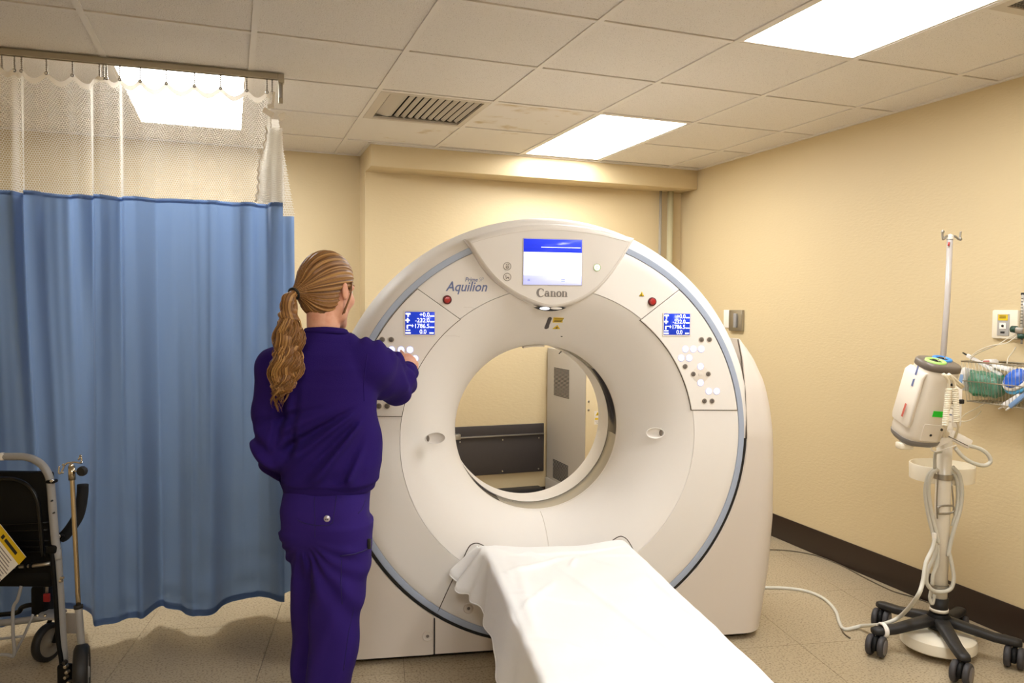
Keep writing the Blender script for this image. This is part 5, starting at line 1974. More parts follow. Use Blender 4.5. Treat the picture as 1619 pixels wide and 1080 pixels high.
def hit(obj, rig, px, py):
    """point and normal where the sight line through a photo point meets the (rigid) mesh, in the rig's frame"""
    me = obj.data
    key = obj.name
    if key not in _bvh:
        _bvh[key] = BVHTree.FromPolygons([v.co.copy() for v in me.vertices], [tuple(p.vertices) for p in me.polygons])
    o = Vector(rig.loc(CAM)); q = Vector(rig.loc(at(px, py, 1.0)))
    h = _bvh[key].ray_cast(o, (q - o).normalized())
    return (np.array(h[0]), np.array(h[1])) if h[0] is not None else (None, None)


_bvh = {}


def surf_line(name, obj, rig, pts, r, m, parent, step=6):
    path = []
    for (a, b) in zip(pts[:-1], pts[1:]):
        for k in range(step):
            t = k / step
            p, nn = hit(obj, rig, a[0] + (b[0] - a[0]) * t, a[1] + (b[1] - a[1]) * t)
            if p is not None:
                path.append(p + nn * r * 0.15)
    p, nn = hit(obj, rig, *pts[-1])
    if p is not None:
        path.append(p)
    if len(path) > 2:
        return tube(name, path, r, m, parent, n=6)


surf_line('pocket_seam', tro, PR, [(470, 822), (480, 827), (500, 831), (519, 831), (526, 826), (530, 800), (532, 783)], 0.0016, SCRUBD, tro)
surf_line('pocket_flap', tro, PR, [(538, 879), (560, 876), (575, 871), (584, 866)], 0.0026, SCRUBD, tro)
surf_line('pocket_seam', tro, PR, [(540, 884), (539, 920), (541, 955)], 0.0013, SCRUBD, tro)
surf_line('side_seam', tro, PR, [(578, 790), (572, 806), (566, 812)], 0.0016, SCRUBD, tro)
surf_line('side_seam', tro, PR, [(560, 960), (551, 1000), (543, 1060)], 0.0013, SCRUBD, tro)
surf_line('seat_seam', tro, PR, [(497, 786), (498, 820), (498, 850)], 0.0013, SCRUBD, tro)
surf_line('sleeve_seam', swo, PR, [(581, 560), (577, 585), (575, 610), (576, 634)], 0.0014, SWEATR, swo)
p, nn = hit(tro, PR, 517, 820)
if p is not None:
    q = Vector((0, 0, 1)).rotation_difference(Vector(nn)).to_matrix().to_4x4()
    Vd, Fd = revolve([(0.0001, 0.004), (0.0085, 0.0036), (0.0105, 0.002), (0.011, -0.001)], 24, 'z')
    e = raw('round_emblem', [tuple(q @ Vector(v) + Vector(p)) for v in Vd], Fd, mat('emblem_silver', (196, 190, 200), 0.3, metal=0.6), per); fixn(e.data)
    for (dx, dy) in ((-0.003, -0.002), (0.003, -0.002)):
        Vd, Fd = revolve([(0.0001, 0.0046), (0.0018, 0.0044), (0.0022, 0.003)], 10, 'z')
        raw('emblem_mark', [tuple(q @ (Vector(v) + Vector((dx, dy, 0))) + Vector(p)) for v in Vd], Fd, SCRUBD, e)
p, nn = hit(tro, PR, 581, 860)
if p is not None:
    box('pen_clip', tuple(p + np.array([0.006, 0, 0])), (0.012, 0.010, 0.034), BLACK, per, bev=0.002)
for (x, y, a) in ((-0.040, 0.115, 0.15), (0.005, 0.0, 0.15)):
    sf = Field(ar(-0.07, 0.07, 0.006), ar(-0.16, 0.17, 0.006), ar(-0.01, 0.12, 0.006))
    sf.loft([(0.006, 0, 0, 0.046, 0.135), (0.02, 0, 0, 0.047, 0.135), (0.05, 0, -0.005, 0.040, 0.12), (0.075, 0, -0.05, 0.036, 0.065), (0.10, 0, -0.06, 0.034, 0.05)], 0.01)
    Vz, Qz = sf.mesh()
    c, s = math.cos(-a), math.sin(-a)
    Vz = np.stack([c * Vz[:, 0] - s * Vz[:, 1] + x, s * Vz[:, 0] + c * Vz[:, 1] + y, Vz[:, 2]], 1)
    np_mesh('shoe', Vz, Qz, SHOE, per)

# ================================================================== WHEELCHAIR WITH IV POLE (left edge)
WR = Rig('wheelchair', 'grey and black folding wheelchair with an IV pole in front of the blue curtain', 'wheelchair', 0, 3.05)
wc = WR.o
W_ = WR.p


def fr_tube(name, pts, r, m, parent, dep, sm=6, n=12, rig=W_):
    return tube(name, smooth_path([rig(x, y, dep if np.isscalar(dep) else dep[i]) for i, (x, y) in enumerate(pts)], sm), r, m, parent, n=n)


DB = 3.0
fr_tube('back_frame', [(-150, 885), (-149, 800), (-143, 752), (-122, 729), (-90, 723), (-40, 722), (10, 722), (42, 723), (64, 733), (77, 752), (81, 775), (84, 815), (88, 860), (92, 885)], 0.0148, GREYT, wc, DB)
box('tube_sticker', tuple(W_(4, 722, DB)), (0.034, 0.0312, 0.0306), WHITE, wc, bev=0.012)
# black back panel with wire slats and inner hoop
a, b = W_(-140, 744, 3.03), W_(80, 932, 3.03)
box('back_panel', ((a[0] + b[0]) / 2, (a[1] + b[1]) / 2 + 0.02, (a[2] + b[2]) / 2), (b[0] - a[0], 0.03, a[2] - b[2]), BLACKV, wc, bev=0.012)
fr_tube('inner_hoop', [(-132, 885), (-130, 800), (-118, 770), (-90, 759), (-40, 757), (0, 757), (26, 759), (47, 770), (59, 792), (64, 830), (68, 880)], 0.0085, BLACKG, wc, 2.995)
for y0, y1 in ((832, 826), (842, 838), (858, 855), (868, 864), (876, 872)):
    fr_tube('back_wire', [(-140, y0), (0, y0 - 2), (76, y1)], 0.0032, BLACKG, wc, 3.005, 3, 6)
for (y, d) in ((761, 2.985), (868, 2.985), (792, 2.985), (811, 2.985)):
    p = W_(82 if y < 800 else 85, y, d)
    r = 0.009 if y in (761, 868) else 0.0035
    lathe('bolt', [(0, -0.006), (r * .7, -0.005), (r, 0.0), (r, 0.004)], CHROME if r > .005 else BLACK, wc, n=14, axis='y', centre=tuple(p))
box('clamp', tuple(W_(83, 868, 2.992)), (0.038, 0.036, 0.034), BLACKV, wc, bev=0.01)
box('clamp', tuple(W_(82, 761, 2.996)), (0.034, 0.033, 0.014), BLACKV, wc, bev=0.006)
# side rail below the back: grey flat bar and black slider
fr_tube('side_bar', [(91, 868), (95, 930), (99, 1000), (104, 1080), (106, 1104)], 0.0135, GREYT, wc, 3.0)
fr_tube('side_slider', [(82, 872), (87, 930), (92, 1010), (97, 1045), (101, 1100)], 0.0085, BLACKV, wc, 2.985)
p = W_(97, 912, 2.99)
for dx, dy in ((0.001, 0.0), (-0.004, -0.012)):
    lathe('bolt', [(0, -0.010), (0.006, -0.008), (0.008, 0.0)], CHROME, wc, n=12, axis='y', centre=(p[0] + dx + 0.008, p[1] - 0.008, p[2] + dy))
# seat and its chrome edge bar
a, b = W_(-140, 898, 3.05), W_(84, 926, 3.05)
box('seat', ((a[0] + b[0]) / 2, (a[1] + b[1]) / 2 + 0.02, (a[2] + b[2]) / 2), (b[0] - a[0], 0.06, a[2] - b[2]), BLACKV, wc, bev=0.02)
fr_tube('seat_bar', [(-140, 896), (25, 896), (80, 891)], 0.0075, STEEL, wc, 3.0, 3, 8)
for x in (28, 41, 49):
    p = W_(x, 895, 2.995)
    box('seat_band', tuple(p), (0.008, 0.020, 0.020), BLACKV, wc, bev=0.002)
# under-seat frame, mechanism, caster
fr_tube('lower_frame', [(-140, 992), (-40, 988), (40, 981), (92, 972)], 0.014, GREYT, wc, 3.2, 4)
fr_tube('lower_bar', [(-140, 985), (0, 972), (28, 968), (34, 961), (45, 957), (66, 955)], 0.010, BLACKG, wc, 3.22, 4)
a = W_(60, 946, 3.22)
box('mechanism', (a[0] + 0.02, a[1], a[2] - 0.0), (0.06, 0.08, 0.13), BLACKV, wc, bev=0.015)
p = W_(74, 945, 3.16)
tube('strap', [p + np.array([0.004, 0, 0.07]), p + np.array([0.0, 0, 0.02])], 0.006, STEEL, wc, n=8)
box('red_strap', tuple(p), (0.026, 0.012, 0.035), mat('red_strap', (150, 24, 24), 0.6), wc, bev=0.004)
p = W_(79, 972, 3.17)
box('caster_plate', tuple(p), (0.09, 0.09, 0.012), GREYT, wc, bev=0.003)
for dx in (-0.032, -0.001):
    lathe('bolt', [(0.0, 0.010), (0.005, 0.009), (0.007, 0.004), (0.007, 0.0)], CHROME, wc, n=12, axis='z', centre=(p[0] + dx, p[1] - 0.03, p[2] + 0.004))


def wheel(name, c, R, w, yaw, parent, hubm=GREYT, tyre=BLACK):
    """tyre and hub about a horizontal axle turned by yaw from local x"""
    prof = [(R * 0.74, -w * 0.42), (R * 0.86, -w * 0.5), (R * 0.96, -w * 0.38), (R, -w * 0.12), (R, w * 0.12), (R * 0.96, w * 0.38), (R * 0.86, w * 0.5), (R * 0.74, w * 0.42), (R * 0.74, -w * 0.42)]
    V, Fc = revolve(prof, 36, 'y')
    rot = Matrix.Rotation(yaw + PI / 2, 4, 'Z')
    o = raw(name, [tuple(rot @ Vector(v) + Vector(c)) for v in V], Fc, tyre, parent); fixn(o.data)
    hub = [(0.0001, -w * 0.50), (R * 0.18, -w * 0.52), (R * 0.20, -w * 0.36), (R * 0.70, -w * 0.30), (R * 0.75, -w * 0.42), (R * 0.75, w * 0.42), (R * 0.70, w * 0.30), (R * 0.20, w * 0.36), (R * 0.18, w * 0.52), (0.0001, w * 0.50)]
    V, Fc = revolve(hub, 28, 'y')
    h = raw('hub', [tuple(rot @ Vector(v) + Vector(c)) for v in V], Fc, hubm, o); fixn(h.data)
    return o


cc_ = W_(76, 1003, 3.26)
cR = 0.080
wheel('caster_wheel', (cc_[0], cc_[1], cR), cR, 0.036, math.radians(-12), wc, hubm=mat('hub_taupe', (120, 112, 100), 0.5))
cw = np.array([cc_[0], cc_[1], cR])
axd = np.array([math.cos(math.radians(-12)), math.sin(math.radians(-12)), 0])
for s in (-1, 1):
    tube('fork', [cw + axd * s * 0.028, cw + axd * s * 0.028 + (0.01, 0.02, 0.06), cw + axd * s * 0.02 + (0.02, 0.03, 0.105), cw + (0.02, 0.03, 0.125)], 0.009, BLACKV, wc, n=8)
wheel('caster_wheel', (cc_[0] - 0.56, cc_[1], cR), cR, 0.036, math.radians(-12), wc)
# rear wheel at the bottom edge, with bolts on its hub plate
rw = W_(129, 1060, 2.93)
wheel('rear_wheel', (rw[0], rw[1], 0.108), 0.108, 0.052, math.radians(26), wc)
wheel('rear_wheel', (rw[0] - 0.66, rw[1], 0.108), 0.108, 0.052, math.radians(26), wc)
for i, (px, py) in enumerate(((105, 1053), (107, 1062), (105, 1070), (110, 1078), (103, 1047))):
    p = W_(px, py, 2.95)
    lathe('bolt', [(0, -0.014), (0.006, -0.012), (0.009, -0.004), (0.009, 0.004)], CHROME if i < 4 else BLACK, wc, n=12, axis='y', centre=tuple(p))
box('hub_plate', tuple(W_(103, 1072, 2.97)), (0.05, 0.03, 0.11), BLACKV, wc, bev=0.008)
# IV pole mounted at the side
fr_tube('pole_socket', [(124, 958), (127, 1000), (131, 1042)], 0.0135, GREYT, wc, 2.95, 3)
fr_tube('pole_ring', [(123.6, 957), (124.2, 962)], 0.0165, BLACK, wc, 2.95, 3)
fr_tube('iv_pole', [(113.5, 741), (117, 815), (121, 890), (124.2, 962)], 0.0088, BRASSY, wc, 2.95, 3)
fr_tube('pole_clamp', [(113.2, 737), (114, 759)], 0.0125, BRASSY, wc, 2.95, 3)
p = W_(113, 735, 2.95)
lathe('pole_cap', [(0.0001, 0.012), (0.004, 0.010), (0.007, 0.004), (0.010, 0.0), (0.010, -0.006)], CHROME, wc, n=14, centre=tuple(p))
tube('clamp_screw', [W_(115, 745, 2.95), W_(126, 745, 2.95)], 0.003, CHROME, wc, n=8)
lathe('clamp_knob', [(0.0001, -0.012), (0.016, -0.012), (0.019, -0.006), (0.019, 0.006), (0.016, 0.012), (0.0001, 0.012)], BLACK, wc, n=10, axis='y', centre=tuple(W_(130, 745, 2.95)))
for pts in (((113, 731), (105, 733), (101, 738), (97, 747), (93, 748), (94, 737)), ((113, 731), (121, 731), (126, 732), (129, 730), (128, 722), (124, 727))):
    fr_tube('hook', pts, 0.0036, CHROME, wc, 2.95, 5, 8)
for (x, y) in ((100.5, 735), (99, 747), (127.5, 721), (128.5, 731)):
    lathe('hook_ball', [(0.0001, -0.006), (0.0045, -0.0035), (0.006, 0), (0.0045, 0.0035), (0.0001, 0.006)], CHROME, wc, n=10, centre=tuple(W_(x, y, 2.945)))
# armrest folded up behind the pole
fr_tube('armrest_pad', [(131, 766), (130, 785), (125, 812), (114, 832), (103, 846), (97, 850)], [0.021 + 0.0 * i for i in range(0)] or 0.0215, FOAM, wc, 3.12, 5, 14)
fr_tube('armrest_bracket', [(100, 846), (93, 852), (92, 868), (95, 872)], 0.008, BLACKV, wc, 3.07, 4)
lathe('bolt', [(0, -0.012), (0.008, -0.009), (0.010, 0.0)], CHROME, wc, n=12, axis='y', centre=tuple(W_(92, 848, 3.05)))
# grey mud plate and wire foot rest
a, b = W_(97, 969, 3.06), W_(126, 1002, 3.06)
box('side_plate', tuple((a + b) / 2), (b[0] - a[0], 0.004, a[2] - b[2]), mat('plate_grey', (158, 152, 146), 0.5), wc, bev=0.001)
fr_tube('footrest_wire', [(34, 926), (28, 948), (21, 962), (20.5, 1000), (22, 1036), (5, 1035), (-60, 1042)], 0.0066, GREYT, wc, 3.05, 5, 8)
fr_tube('footrest_wire', [(22, 1036), (38, 1005), (52, 972)], 0.0055, GREYT, wc, 3.08, 4, 8)
fr_tube('footrest_wire', [(-60, 1014), (0, 1010), (37, 1006)], 0.0055, GREYT, wc, 3.08, 4, 8)
# instruction card hanging on the back
card = [W_(x, y, 2.965) for x, y in ((-38, 884), (2, 831), (41, 880), (0, 923))]
card = [(-44, 878), (0, 829), (41, 881), (-3, 922)]
c4 = [W_(x, y, 2.965) for x, y in card]
cn = np.array([0, -0.0015, 0])
o = raw('instruction_card', c4 + [q - cn * 1.5 for q in c4], [(0, 1, 2, 3), (7, 6, 5, 4), (0, 4, 5, 1), (1, 5, 6, 2), (2, 6, 7, 3), (3, 7, 4, 0)], WHITE, wc, False); fixn(o.data)


def card_quad(name, u0, u1, v0, v1, m):
    """u runs along the yellow edge (from the top corner), v into the card"""
    A, ex, ey = c4[1], c4[2] - c4[1], c4[0] - c4[1]
    q = [A + ex * u + ey * v + cn * 0.5 for u, v in ((u0, v0), (u1, v0), (u1, v1), (u0, v1))]
    raw(name, q, [(0, 1, 2, 3)], m, o, False)


YELW = mat('card_yellow', (214, 178, 12), 0.5)
card_quad('card_band', 0.0, 1.0, 0.0, 0.25, YELW)
rc = np.random.default_rng(5)
cn = cn * 1.3
card_quad('card_heading', 0.34, 0.78, 0.09, 0.17, INK)
card_quad('card_mark', 0.22, 0.30, 0.08, 0.18, INK)
for i in range(9):
    card_quad('card_text_line', 0.06, 0.94 - 0.18 * rc.random(), 0.32 + i * 0.07, 0.345 + i * 0.07, LOGOG)

# ================================================================== CONTRAST INJECTOR ON ITS WHEELED STAND
IR = Rig('contrast_injector', 'white two port contrast injector on a five wheeled stand beside the right wall', 'injector', 1488, 3.42)
inj = IR.o
IDEP = 0.16


def I_(px, py, dep):
    return IR.p(px, py, dep - IDEP)


cx0 = I_(1485, 955, 3.58)
ctr = np.array([cx0[0], cx0[1], 0.0])
# base star: five legs 72 degrees apart
tips = [ctr + 0.300 * np.array([math.cos(math.radians(w) - IR.a), math.sin(math.radians(w) - IR.a), 0]) + np.array([0, 0, 0.118]) for w in (167, 95, -121, -49, 23)]
hubz = 0.135
lathe('base_hub', [(0.0001, 0.175), (0.040, 0.175), (0.046, 0.165), (0.052, 0.140), (0.056, 0.118), (0.040, 0.105), (0.0001, 0.105)], BLACKV, inj, n=32, centre=(ctr[0], ctr[1], 0))
mat_tyre = mat('caster_tyre', (58, 55, 56), 0.6)
LEGM = mat('black_leg_plastic', (32, 30, 29), 0.55, bump=((60, 60, 60), 0.2, 0.004))
for i, t in enumerate(tips):
    d = t - ctr; d[2] = 0; L = np.linalg.norm(d); d /= L
    nrm_ = np.array([-d[1], d[0], 0])
    V, Fc = [], []
    rows = [(0.03, 0.165, 0.034, 0.040), (0.10, 0.152, 0.030, 0.040), (0.7 * L, 0.128, 0.026, 0.036), (L - 0.01, 0.122, 0.026, 0.036), (L + 0.012, 0.118, 0.020, 0.026)]
    for (x, z, w_, h_) in rows:
        for k in range(10):
            a = 2 * PI * k / 10 + PI / 10
            V.append(ctr + d * x + nrm_ * w_ * math.copysign(abs(math.cos(a)) ** 0.6, math.cos(a)) + np.array([0, 0, z - h_ / 2 + h_ / 2 * math.copysign(abs(math.sin(a)) ** 0.6, math.sin(a))]))
    for r in range(4):
        for k in range(10):
            Fc.append((r * 10 + k, r * 10 + (k + 1) % 10, (r + 1) * 10 + (k + 1) % 10, (r + 1) * 10 + k))
    Fc.append(tuple(range(10))[::-1]); Fc.append(tuple(40 + k for k in range(10)))
    lg = raw('leg', V, Fc, LEGM, inj); fixn(lg.data)
    # twin wheel caster under the tip
    ya = math.radians((-42, -40, -46, -38, -30)[i])
    ax = np.array([math.cos(ya), math.sin(ya), 0]); tr_ = np.array([-ax[1], ax[0], 0])
    c = ctr + d * (L - 0.012) + tr_ * -0.020
    c[2] = 0.046
    tube('caster_stem', [ctr + d * (L - 0.012) + np.array([0, 0, 0.11]), ctr + d * (L - 0.012) + np.array([0, 0, 0.07])], 0.010, STEEL, lg, n=8)
    V0, F0 = revolve([(0.0001, 0.010), (0.038, 0.010), (0.043, 0.004), (0.043, -0.004), (0.038, -0.010), (0.0001, -0.010)], 22, 'y', 0.2, PI + 0.3)
    rot = Matrix.Rotation(ya + PI / 2, 4, 'Z')
    o = raw('caster_hood', [tuple(rot @ Vector((v[0], v[1], v[2])) + Vector(c)) for v in V0], F0, BLACKV, lg); fixn(o.data)
    for s in (-1, 1):
        w = 0.026
        prof = [(0.0001, -w / 2), (0.032, -w / 2), (0.035, -w / 2 + 0.0015), (0.038, -w / 2), (0.0445, -w / 2 + 0.005), (0.046, 0), (0.0445, w / 2 - 0.005), (0.038, w / 2), (0.035, w / 2 - 0.0015), (0.032, w / 2), (0.0001, w / 2)]
        V0, F0 = revolve(prof, 28, 'y')
        cs = c + ax * s * 0.024
        o = raw('caster_wheel', [tuple(rot @ Vector(v) + Vector(cs)) for v in V0], F0, mat_tyre, lg); fixn(o.data)
        V0, F0 = revolve([(0.0001, s * 0.0150), (0.030, s * 0.0148), (0.0325, s * 0.0128)], 24, 'y')
        V0 = [(v[0], -v[1], v[2]) for v in V0]
        o = raw('caster_cap', [tuple(rot @ Vector(v) + Vector(cs)) for v in V0], F0, CASTG, lg)
        fixn(o.data)
# weight disc under the star
lathe('weight_disc', [(0.0001, 0.096), (0.10, 0.094), (0.135, 0.088), (0.150, 0.078), (0.153, 0.060), (0.153, 0.035), (0.148, 0.030), (0.0001, 0.030)], CREAM, inj, n=56,
      centre=(ctr[0], ctr[1], 0))
# pole
zc = lambda py: I_(1489, py, 3.58)[2]
POL = mat('pole_white', (232, 224, 208), 0.3, coat=0.3)
tube('pole', [ctr + (0, 0, 0.17), ctr + (0, 0, zc(640))], 0.031, POL, inj, n=28)
tube('pole_collar', [ctr + (0, 0, 0.17), ctr + (0, 0, zc(944))], 0.036, BLACK, inj, n=28)
tube('collar_ring', [ctr + (0, 0, zc(966)), ctr + (0, 0, zc(961))], 0.038, POL, inj, n=28)
for y in (927, 751):
    lathe('cable_band', [(0.0345, -0.012), (0.0385, -0.012), (0.0385, 0.012), (0.0345, 0.012), (0.0345, -0.012)], STEEL, inj, n=28, centre=(ctr[0], ctr[1], zc(y)))
tube('iv_rod', [ctr + np.array([-0.012, 0.03, zc(650)]), I_(1498, 470, 3.62), I_(1502, 376, 3.62)], 0.0125, mat('rod_grey', (182, 174, 168), 0.3, coat=0.2), inj, n=16)
tp = I_(1502, 374, 3.62)
lathe('rod_cap', [(0.0001, 0.012), (0.008, 0.010), (0.016, 0.002), (0.016, -0.012)], POL, inj, n=18, centre=tuple(tp))
tube('red_mark', [I_(1500.6, 383, 3.608), I_(1499.6, 389, 3.608)], 0.004, RED, inj, n=6)
for s in (-1, 1):
    tube('hook', smooth_path([tp, tp + (s * 0.02, -0.006, 0.0), tp + (s * 0.036, -0.010, -0.014), tp + (s * 0.040, -0.010, 0.004), tp + (s * 0.041, -0.012, 0.022)], 5), 0.0048, STEEL, inj, n=8)
    lathe('hook_ball', [(0.0001, -0.009), (0.006, -0.006), (0.008, 0), (0.006, 0.006), (0.0001, 0.009)], STEEL, inj, n=12, centre=tuple(tp + (s * 0.040, -0.012, -0.012 if s > 0 else 0.02)))
# syringe tray: a shallow open ring behind the pole
rc_ = I_(1489, 745, 3.70)
lathe('tray_ring', [(0.128, -0.034), (0.134, -0.036), (0.136, 0.030), (0.134, 0.034), (0.130, 0.034), (0.129, -0.020), (0.0001, -0.024), (0.0001, -0.030), (0.128, -0.034)], CREAM, inj, n=48, centre=tuple(rc_))
# cable loops hanging by the pole
CAB2 = mat('cable_light', (206, 202, 188), 0.45)
fr_tube('cable_loop', [(1479, 740), (1468, 752), (1463, 775), (1466, 805), (1474, 840), (1480, 862), (1477, 880), (1468, 900), (1465, 920), (1474, 933), (1489, 936), (1503, 931), (1508, 915), (1505, 893), (1500, 872)], 0.0085, CAB2, inj, 3.535, 6, 10, I_)
fr_tube('cable_loop', [(1483, 742), (1473, 750), (1468, 772), (1472, 806), (1480, 840), (1484, 858)], 0.0085, CAB2, inj, 3.525, 6, 10, I_)
fr_tube('cable_loop', [(1506, 738), (1517, 752), (1521, 778), (1518, 806), (1510, 832), (1503, 858), (1499, 880)], 0.0085, CAB2, inj, 3.535, 6, 10, I_)
fr_tube('cable_loop', [(1502, 745), (1512, 756), (1515, 780), (1513, 806), (1506, 832)], 0.0085, CAB2, inj, 3.545, 6, 10, I_)
fr_tube('cable_loop', [(1483, 862), (1482, 890), (1475, 910), (1474, 925)], 0.0078, CAB2, inj, 3.54, 6, 10, I_)
fr_tube('cable_loop', [(1473, 930), (1470, 945), (1474, 955), (1478, 940)], 0.0070, CAB2, inj, 3.55, 6, 10, I_)
box('cable_clip', tuple(I_(1477, 849, 3.52)), (0.014, 0.016, 0.036), WHITE, inj, bev=0.003)
fr_tube('cable_hook', [(1483, 801), (1483, 810), (1485, 812), (1500, 812), (1508, 808), (1506, 800), (1488, 800), (1484, 803)], 0.0042, STEEL, inj, 3.53, 3, 8, I_)
fr_tube('side_wire', [(1483, 742), (1482, 770), (1481, 800), (1482, 820)], 0.0032, STEEL, inj, 3.545, 3, 8, I_)
fr_tube('side_wire', [(1504, 760), (1507, 790), (1508, 812), (1511, 820)], 0.0032, STEEL, inj, 3.545, 3, 8, I_)
fr_tube('cable_stub', [(1478, 742), (1478, 724), (1480, 716), (1489, 714)], 0.0070, CABLE, inj, 3.53, 4, 8, I_)

# injector head: a tilted rounded body
HB, HTt = I_(1447, 686, 3.47), I_(1472, 574, 3.42)
hz = (HTt - HB); HH = np.linalg.norm(hz); hz /= HH
hz = hz + np.array([0.0, -0.17, 0.0]); hz /= np.linalg.norm(hz)
hx = np.array([1.0, 0.10, 0.0]); hx = hx - hz * (hx @ hz); hx /= np.linalg.norm(hx)
hy = np.cross(hz, hx)


def H_(x, y, z):
    return HB + hx * x + hy * y + hz * z


def rr_sec(ax, ay, z, p=3.2, n=40, ox=0, oy=0):
    out = []
    for k in range(n):
        a = 2 * PI * k / n
        c, s = math.cos(a), math.sin(a)
        out.append(H_(ox + ax * math.copysign(abs(c) ** (2 / p), c), oy + ay * math.copysign(abs(s) ** (2 / p), s), z))
    return out


def loft_secs(name, secs, m, parent, sharp=0.8):
    n = len(secs[0]); bm = bmesh.new()
    R = [[bm.verts.new(q) for q in s] for s in secs]
    for i in range(len(R) - 1):
        for k in range(n):
            bm.faces.new((R[i][k], R[i][(k + 1) % n], R[i + 1][(k + 1) % n], R[i + 1][k]))
    bm.faces.new(R[0][::-1]); bm.faces.new(R[-1])
    return bmo(name, bm, m, parent, angle=sharp)


HB_M = mat('injector_white', (226, 216, 200), 0.35)
head = loft_secs('injector_head', [rr_sec(0.072, 0.066, -0.026), rr_sec(0.084, 0.080, -0.010), rr_sec(0.088, 0.084, 0.02), rr_sec(0.088, 0.080, 0.12), rr_sec(0.084, 0.072, 0.24), rr_sec(0.081, 0.066, HH - 0.008)], HB_M, inj)
loft_secs('base_bumper', [rr_sec(0.074, 0.068, -0.030), rr_sec(0.0845, 0.0805, -0.018), rr_sec(0.0865, 0.083, -0.010), rr_sec(0.0875, 0.0845, -0.002)], mat('bumper_grey', (128, 124, 122), 0.4), head)
box('foot_knob', tuple(H_(-0.055, -0.03, -0.045)), (0.06, 0.05, 0.03), CREAM, head, bev=0.008)
loft_secs('top_cap', [rr_sec(0.078, 0.064, HH - 0.010), rr_sec(0.083, 0.069, HH - 0.004), rr_sec(0.083, 0.069, HH + 0.014), rr_sec(0.080, 0.066, HH + 0.021), rr_sec(0.074, 0.060, HH + 0.024)], BROWNC, head)


def port(x, y, ra, rb, m):
    z0 = HH + 0.0240
    bm = bmesh.new()
    rows = [(1.0, 0.0), (0.98, 0.006), (0.90, 0.008), (0.66, 0.007), (0.62, 0.0)]
    R = []
    n = 36
    for (s, z) in rows:
        R.append([bm.verts.new(H_(x + ra * s * math.cos(2 * PI * k / n), y + rb * s * math.sin(2 * PI * k / n), z0 + z)) for k in range(n)])
    for i in range(4):
        for k in range(n):
            bm.faces.new((R[i][k], R[i][(k + 1) % n], R[i + 1][(k + 1) % n], R[i + 1][k]))
    o = bmo('port_ring', bm, m, head, smooth=True)
    V = [H_(x + ra * 0.63 * math.cos(2 * PI * k / n), y + rb * 0.63 * math.sin(2 * PI * k / n), z0 + 0.002) for k in range(n)]
    raw('port_hole', V, [tuple(range(n))], BLACK, o, False)
    tube('port_plunger', [H_(x - 0.004, y, z0), H_(x - 0.004, y, z0 + 0.008)], 0.012, BLACKG, o, n=14)
    tube('port_glint', [H_(x + 0.006, y - 0.006, z0 + 0.003), H_(x + 0.012, y + 0.004, z0 + 0.010)], 0.003, CHROME, o, n=8)


port(-0.026, -0.016, 0.044, 0.037, GREENR)
port(0.030, 0.024, 0.042, 0.034, BLUER)


def head_patch(name, x0, x1, z0, z1, m, parent, d=0.0):
    y = -0.0895 - d
    yy = lambda z: -float(np.interp(z, [0.02, 0.12, 0.24, HH], [0.084, 0.080, 0.072, 0.066])) - 0.0012 - d
    V = [H_(x0, yy(z0), z0), H_(x1, yy(z0), z0), H_(x1, yy(z1), z1), H_(x0, yy(z1), z1)]
    V += [v + hy * 0.006 for v in V]
    o = raw(name, V, [(0, 1, 2, 3), (7, 6, 5, 4), (0, 4, 5, 1), (1, 5, 6, 2), (2, 6, 7, 3), (3, 7, 4, 0)], m, parent, False); fixn(o.data)
    return o


st_ = head_patch('green_sticker', -0.012, 0.042, 0.118, 0.143, STICK, head, 0.001)
st_['label'] = 'bright green sticker'
head_patch('ink_print', 0.050, 0.074, 0.130, 0.134, LOGO, head)
hatch = head_patch('service_hatch', -0.036, 0.040, 0.008, 0.082, HB_M, head, 0.002)
for (x, z) in ((0.034, 0.262), (0.004, 0.036), (0.046, 0.064)):
    c = H_(x, -float(np.interp(z, [0.02, 0.12, 0.24, HH], [0.084, 0.080, 0.072, 0.066])) - 0.0035, z)
    tube('dark_screw', [c - hy * 0.001, c + hy * 0.004], 0.0055, BLACK, head, n=10)
head_patch('grip_ridge', 0.046, 0.076, 0.158, 0.162, SEAML, head)
head_patch('grip_ridge', 0.046, 0.080, 0.100, 0.104, SEAML, head)
# printed strip on the left edge of the head
for (z0, z1, m) in ((0.225, 0.315, LOGO), (0.085, 0.145, mat('print_red', (196, 96, 80), 0.5))):
    V = []
    for z in (z0, z1):
        w_ = 0.0955 - 0.004 * z / HH
        V += [H_(-w_ - 0.010, -0.030, z), H_(-w_ - 0.010, -0.018, z)]
    raw('printed_strip', [V[0], V[1], V[3], V[2]], [(0, 1, 2, 3)], m, head, False)
loft_secs('front_shell', [rr_sec(0.010, 0.060, 0.05, ox=-0.083), rr_sec(0.013, 0.066, 0.07, ox=-0.083), rr_sec(0.013, 0.062, HH - 0.04, ox=-0.090), rr_sec(0.010, 0.056, HH - 0.02, ox=-0.078)], HB_M, head)
# arm from head to pole
tube('head_arm', smooth_path([H_(0.04, 0.02, 0.06), H_(0.10, -0.05, 0.03), I_(1483, 688, 3.50), ctr + np.array([0, 0, zc(690)])], 4), 0.016, CREAM, inj, n=12)
box('pole_head', tuple(ctr + np.array([0.030, 0, zc(638)])), (0.060, 0.06, 0.20), WHITE, inj, bev=0.016)
box('black_clamp', tuple(ctr + np.array([0.030, -0.004, zc(632)])), (0.064, 0.062, 0.020), BLACK, inj, bev=0.004)


